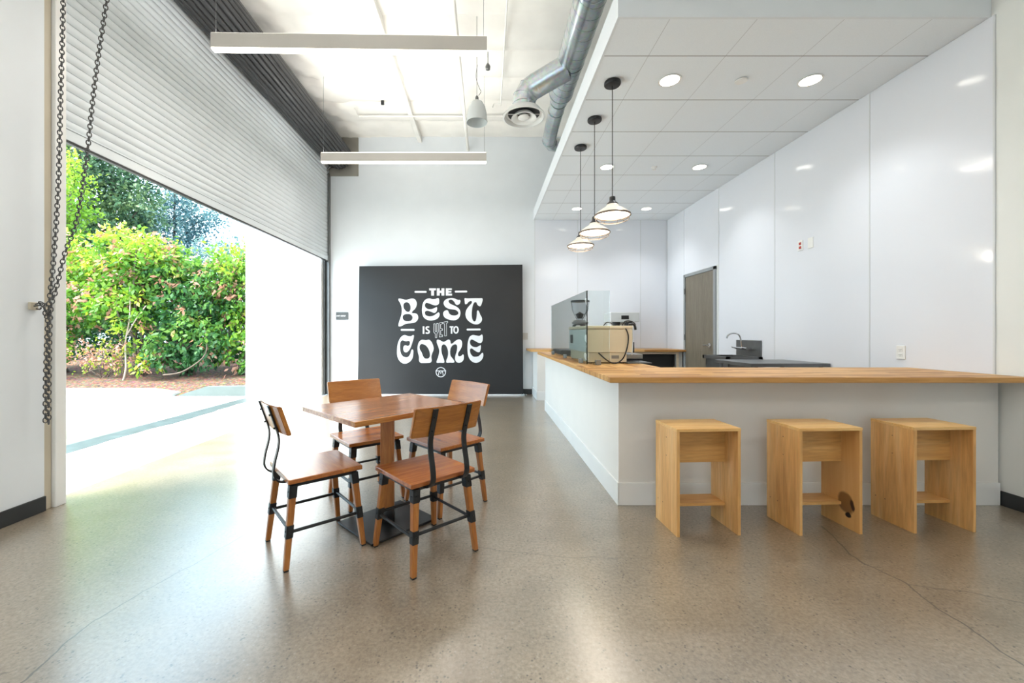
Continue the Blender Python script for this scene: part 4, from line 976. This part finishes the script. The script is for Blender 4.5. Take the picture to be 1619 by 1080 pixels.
glyph('letter', [zf([(1030, 320), (1155, 320), (1155, 362), (1118, 362), (1118, 560), (1070, 560), (1070, 362), (1030, 362)])])
glyph('letter', [zf([(1235+88*math.cos(t), 437+122*math.sin(t)) for t in [2*PI*k/20 for k in range(20)]], True), zf([(1235+42*math.cos(t), 437+78*math.sin(t)) for t in [2*PI*k/20 for k in range(20)]], True)])
for a in ((657, 461.6, 673, 461.6), (720.6, 461.2, 737.2, 461), (635, 521.7, 654, 521.7), (739.2, 521.2, 758.5, 521)):
    q = []
    for k in range(9): q.append((a[2]+1.5*math.cos(-PI/2+PI*k/8), a[3]+1.5*math.sin(-PI/2+PI*k/8)))
    for k in range(9): q.append((a[0]+1.5*math.cos(PI/2+PI*k/8), a[1]+1.5*math.sin(PI/2+PI*k/8)))
    glyph('dash', [(q, False)])
def outline(pts, wd=14):
    loops = []
    for a, b in zip(pts, pts[1:]+pts[:1]): loops.append(zf(stroke([a, b], wd)))
    return loops
def outl_obj(polys):
    bm = NB()
    for pts in polys:
        for a, b in zip(pts, pts[1:]+pts[:1]):
            A_, B_ = [BP(660+q[0]/20.24, 500+q[1]/20.24) for q in (a, b)]
            off = Vector((0, -.0035, 0)); sweep(bm, [A_+off, B_+off], rect(.0035, .007), side=(0, 1, 0))
    return obj('letter', bm, M_print, bn, label='thin outlined letter')
outl_obj([[(522, 245), (570, 240), (572, 480), (598, 510), (618, 480), (612, 235), (665, 228), (668, 500), (625, 560), (622, 690), (575, 692), (572, 560), (520, 510)]])
outl_obj([[(695, 220), (800, 190), (802, 240), (742, 258), (745, 405), (800, 400), (805, 450), (745, 455), (748, 605), (805, 600), (808, 650), (700, 668)]])
outl_obj([[(835, 190), (968, 165), (968, 215), (930, 222), (932, 628), (870, 635), (862, 240), (838, 245)]])
# emblem: ring with a bar and a tapering M
bm = NB(); cx_, cy_ = 680+655/38.6, 575+520/38.6
def ring_pts(r, n=40): return [BP(cx_+r*math.cos(2*PI*k/n), cy_+r*math.sin(2*PI*k/n)) for k in range(n)]
o_ = ring_pts(8.0); i_ = ring_pts(6.8); VO = [bm.verts.new(p+Vector((0, -.006, 0))) for p in o_]; VI = [bm.verts.new(p+Vector((0, -.006, 0))) for p in i_]
VO2 = [bm.verts.new(p+Vector((0, -.0005, 0))) for p in o_]; VI2 = [bm.verts.new(p+Vector((0, -.0005, 0))) for p in i_]
for k in range(40):
    j = (k+1) % 40; bm.faces.new((VO[k], VO[j], VI[j], VI[k])); bm.faces.new((VO[k], VO2[k], VO2[j], VO[j])); bm.faces.new((VI[k], VI[j], VI2[j], VI2[k]))
def seg(a, b, w_):
    A_ = BP(680+a[0]/38.6, 575+a[1]/38.6)+Vector((0, -.0035, 0)); B_ = BP(680+b[0]/38.6, 575+b[1]/38.6)+Vector((0, -.0035, 0)); sweep(bm, [A_, B_], rect(.005, w_), side=(0, 1, 0))
seg((335, 442), (975, 442), .013); seg((572, 450), (530, 560), .012); seg((530, 560), (515, 700), .012); seg((735, 450), (780, 560), .012); seg((780, 560), (798, 700), .012); seg((580, 450), (652, 610), .008); seg((726, 450), (654, 610), .008)
obj('emblem', bm, M_print, bn)

# ------------------------------------------------------------------ table and chairs
def place(px, py): return FL(px, py)
ta = math.atan2(.722, .692)
tb = empty('cafe_table', (-.618, 2.565, 0), ta, 'square-ended stained wood cafe table on a black plate base', 'table')
M_edge = M_woodt
obj('tabletop', b2(NB(), -.396, .396, -.322, .322, .708, .736, .0025), M_woodt, tb)
def fr(bm, ang):
    bmesh.ops.rotate(bm, cent=(0, 0, 0), matrix=Matrix.Rotation(ang, 3, 'Z'), verts=bm.verts[:]); return bm
ca = math.radians(9)-ta
col_ = obj('column', fr(b2(NB(), -.041, .041, -.041, .041, .02, .708, .003), ca), M_woodl, tb)
for z0_, z1_ in ((.018, .10), (.642, .708)):
    bm = b2(NB(), -.0435, .0435, -.0435, .0435, z0_, z1_, .002)
    for s in (-.022, .022): cyl(bm, (s, -.0435, (z0_+z1_)/2), (s, -.046, (z0_+z1_)/2), .005, n=8)
    obj('collar', fr(bm, ca), M_blackmetal, col_, smooth=True)
bm = NB(); b2(bm, -.23, .23, -.20, .20, .010, .018, .002); b2(bm, -.225, .225, -.195, .195, .004, .010); obj('base_plate', bm, M_blackmetal, tb)
for s in (-1, 1):
    for q in (-1, 1): obj('levelling_foot', cyl(NB(), (s*.20, q*.17, 0), (s*.20, q*.17, .006), .018), M_blackmetal, tb)
obj('top_bracket', b2(NB(), -.16, .16, -.12, .12, .700, .708), M_blackmetal, tb)

def make_chair():
    e = empty('dining_chair')
    bm = NB(); b2(bm, -.20, .20, -.19, .195, .425, .449, .004)
    obj('seat', bm, M_woods, e)
    bm = NB(); b2(bm, -.175, .175, -.165, -.145, .402, .424); b2(bm, -.175, .175, .15, .17, .402, .424); b2(bm, -.175, -.155, -.165, .17, .402, .424); b2(bm, .155, .175, -.165, .17, .402, .424)
    obj('seat_frame', bm, M_blackmetal, e)
    for sx in (-1, 1):
        for sy in (-1, 1):
            top = Vector((sx*.160, sy*.158, .413)); bot = Vector((sx*.195, sy*.200, 0)); d = (bot-top)
            rz = math.atan2(sy, sx)
            def tapered(a, b, wa, wb, bev=.003):
                bm = NB(); vs_ = []
                for t_, w_ in ((a, wa), (b, wb)):
                    c_ = top+d*t_
                    vs_.append([bm.verts.new(c_+Vector((i*w_/2, j*w_/2, 0))) for i, j in ((-1, -1), (1, -1), (1, 1), (-1, 1))])
                bm.faces.new(vs_[0]); bm.faces.new(vs_[1])
                for k in range(4): bm.faces.new((vs_[0][k], vs_[0][(k+1) % 4], vs_[1][(k+1) % 4], vs_[1][k]))
                bmesh.ops.bevel(bm, geom=bm.edges[:], offset=bev, segments=2, affect='EDGES'); return bm
            lg = obj('leg', tapered(0, .985, .036, .026), M_woodl, e)
            obj('foot_cap', tapered(.985, 1.0, .024, .024, .001), M_blackmetal, lg)
            bm = tapered(0, .155, .040, .039, .002)
            c_ = top+d*.08
            cyl(bm, c_+Vector((sx*.019, 0, 0)), c_+Vector((sx*.0225, 0, 0)), .004, n=8); cyl(bm, c_+Vector((0, sy*.019, 0)), c_+Vector((0, sy*.0225, 0)), .004, n=8)
            obj('bracket', bm, M_blackmetal, lg)
            bm = tapered(.47, .62, .036, .0345, .002); c_ = top+d*.54
            cyl(bm, c_+Vector((sx*.016, 0, 0)), c_+Vector((sx*.0205, 0, 0)), .004, n=8); cyl(bm, c_+Vector((0, sy*.016, 0)), c_+Vector((0, sy*.0205, 0)), .004, n=8)
            obj('collar', bm, M_blackmetal, lg)
    def lp(sx, sy, t_): return Vector((sx*(.160+.035*t_), sy*(.158+.042*t_), .413*(1-t_)))
    for a, b, t_ in (((-1, -1), (1, -1), .53), ((-1, 1), (1, 1), .53), ((-1, -1), (-1, 1), .56), ((1, -1), (1, 1), .56)):
        A_, B_ = lp(*a, t_), lp(*b, t_); obj('stretcher', cyl(NB(), A_, B_, .0085, n=10), M_blackmetal, e, smooth=True)
    for sx in (-1, 1):
        path = crom([(sx*.105, -.06, .418), (sx*.105, -.17, .416), (sx*.105, -.212, .426), (sx*.105, -.236, .462), (sx*.105, -.232, .52), (sx*.105, -.214, .60), (sx*.105, -.214, .66), (sx*.105, -.238, .74), (sx*.105, -.262, .815)], 4)
        bm = NB(); sweep(bm, path, rect(.028, .008), side=(1, 0, 0))
        for z_, y_ in ((.70, -.229), (.77, -.250)): cyl(bm, (sx*.105, y_, z_), (sx*.105, y_-.008, z_-.002), .005, n=8)
        obj('back_support', bm, M_blackmetal, e, smooth=True)
    bm = NB(); nu_ = 16; rows = []
    for j in range(5):
        z_ = .672+.150*j/4; zz = z_; t0 = (z_-.672)/.15; yb = -.212-.048*t0
        rows.append([(-.205+.41*i/nu_, yb-.022*(1-(2*i/nu_-1)**2)+.022+.003*0, zz) for i in range(nu_+1)])
    Fv = [[bm.verts.new((x, y+.018, z_)) for x, y, z_ in r_] for r_ in rows]; Bv = [[bm.verts.new((x, y-.004, z_)) for x, y, z_ in r_] for r_ in rows]
    for j in range(4):
        for i in range(nu_):
            bm.faces.new((Fv[j][i], Fv[j][i+1], Fv[j+1][i+1], Fv[j+1][i])); bm.faces.new((Bv[j][i+1], Bv[j][i], Bv[j+1][i], Bv[j+1][i+1]))
    for j in range(4): bm.faces.new((Fv[j][0], Fv[j+1][0], Bv[j+1][0], Bv[j][0])); bm.faces.new((Fv[j+1][-1], Fv[j][-1], Bv[j][-1], Bv[j+1][-1]))
    for i in range(nu_): bm.faces.new((Fv[0][i+1], Fv[0][i], Bv[0][i], Bv[0][i+1])); bm.faces.new((Fv[4][i], Fv[4][i+1], Bv[4][i+1], Bv[4][i]))
    bmesh.ops.recalc_face_normals(bm, faces=bm.faces[:])
    es = [e_ for e_ in bm.edges if len(e_.link_faces) == 2 and e_.calc_face_angle() > 1.0]
    bmesh.ops.bevel(bm, geom=es, offset=.004, segments=2, affect='EDGES')
    obj('backrest', bm, M_woodb, e, smooth=True)
    return e
ch = make_chair(); first = True
for (x, y, dx, dy, lb) in ((-.968, 2.315, .77, .64, 'chair at the left end of the table, its backrest seen edge-on'),
                           (-.338, 2.255, -.66, .75, 'nearest chair, its back with two black supports toward the viewer'),
                           (-.876, 2.99, .63, -.77, 'chair behind the table on the left, facing the viewer before the banner'),
                           (-.288, 2.895, -.72, -.69, 'chair at the far right end of the table with glossy backrest')):
    o = ch if first else copy_tree(ch); first = False
    o.location = (x, y, 0); o.rotation_euler = (0, 0, math.atan2(-dx, dy)); tag(o, lb, 'chair', 'wood and black metal chairs around the table')

# ------------------------------------------------------------------ stools
def make_stool(right=None):
    e = empty('box_stool'); Wd, Dp, Ht, T = .385, .262, .628, .018
    obj('side_panel', b2(NB(), 0, T, 0, Dp, 0, Ht-T, .0012), M_ply, e)
    rp = obj('side_panel', b2(NB(), 0, T, 0, Dp, 0, Ht-T, .0012), right or M_ply, e, loc=(Wd-T, 0, 0))
    obj('seat', b2(NB(), -.001, Wd+.001, -.001, Dp+.001, Ht-T, Ht, .0015), M_plyt, e)
    obj('apron', b2(NB(), T, Wd-T, .118, .118+T, Ht-T-.215, Ht-T, .001), M_plyh, e)
    obj('footrest', b2(NB(), T, Wd-T, .118, Dp-.004, .128, .128+T, .001), M_plyh, e)
    bm = NB()
    for y, z_ in ((.125, .55), (.125, .44), (.17, .137), (.23, .137)): cyl(bm, (-.0006, y, z_), (.001, y, z_), .0035, n=8)
    obj('screw_plug', bm, simple('plug', (.25, .12, .05), .5), e)
    return e
s1 = make_stool(); s2_ = make_stool(M_knot); s3 = make_stool()
for s_, (x, y, a, lb) in zip((s1, s2_, s3), ((1.105, 2.377, 3.2, 'plain plywood box stool nearest the counter corner, its left side palest'),
                                            (1.829, 2.393, 2.8, 'plywood box stool with a big dark knot inside its right panel'),
                                            (2.526, 2.421, 2.2, 'plywood box stool closest to the right wall'))):
    s_.location = (x, y, 0); s_.rotation_euler = (0, 0, math.radians(a)); tag(s_, lb, 'stool', 'plywood stools at the counter')
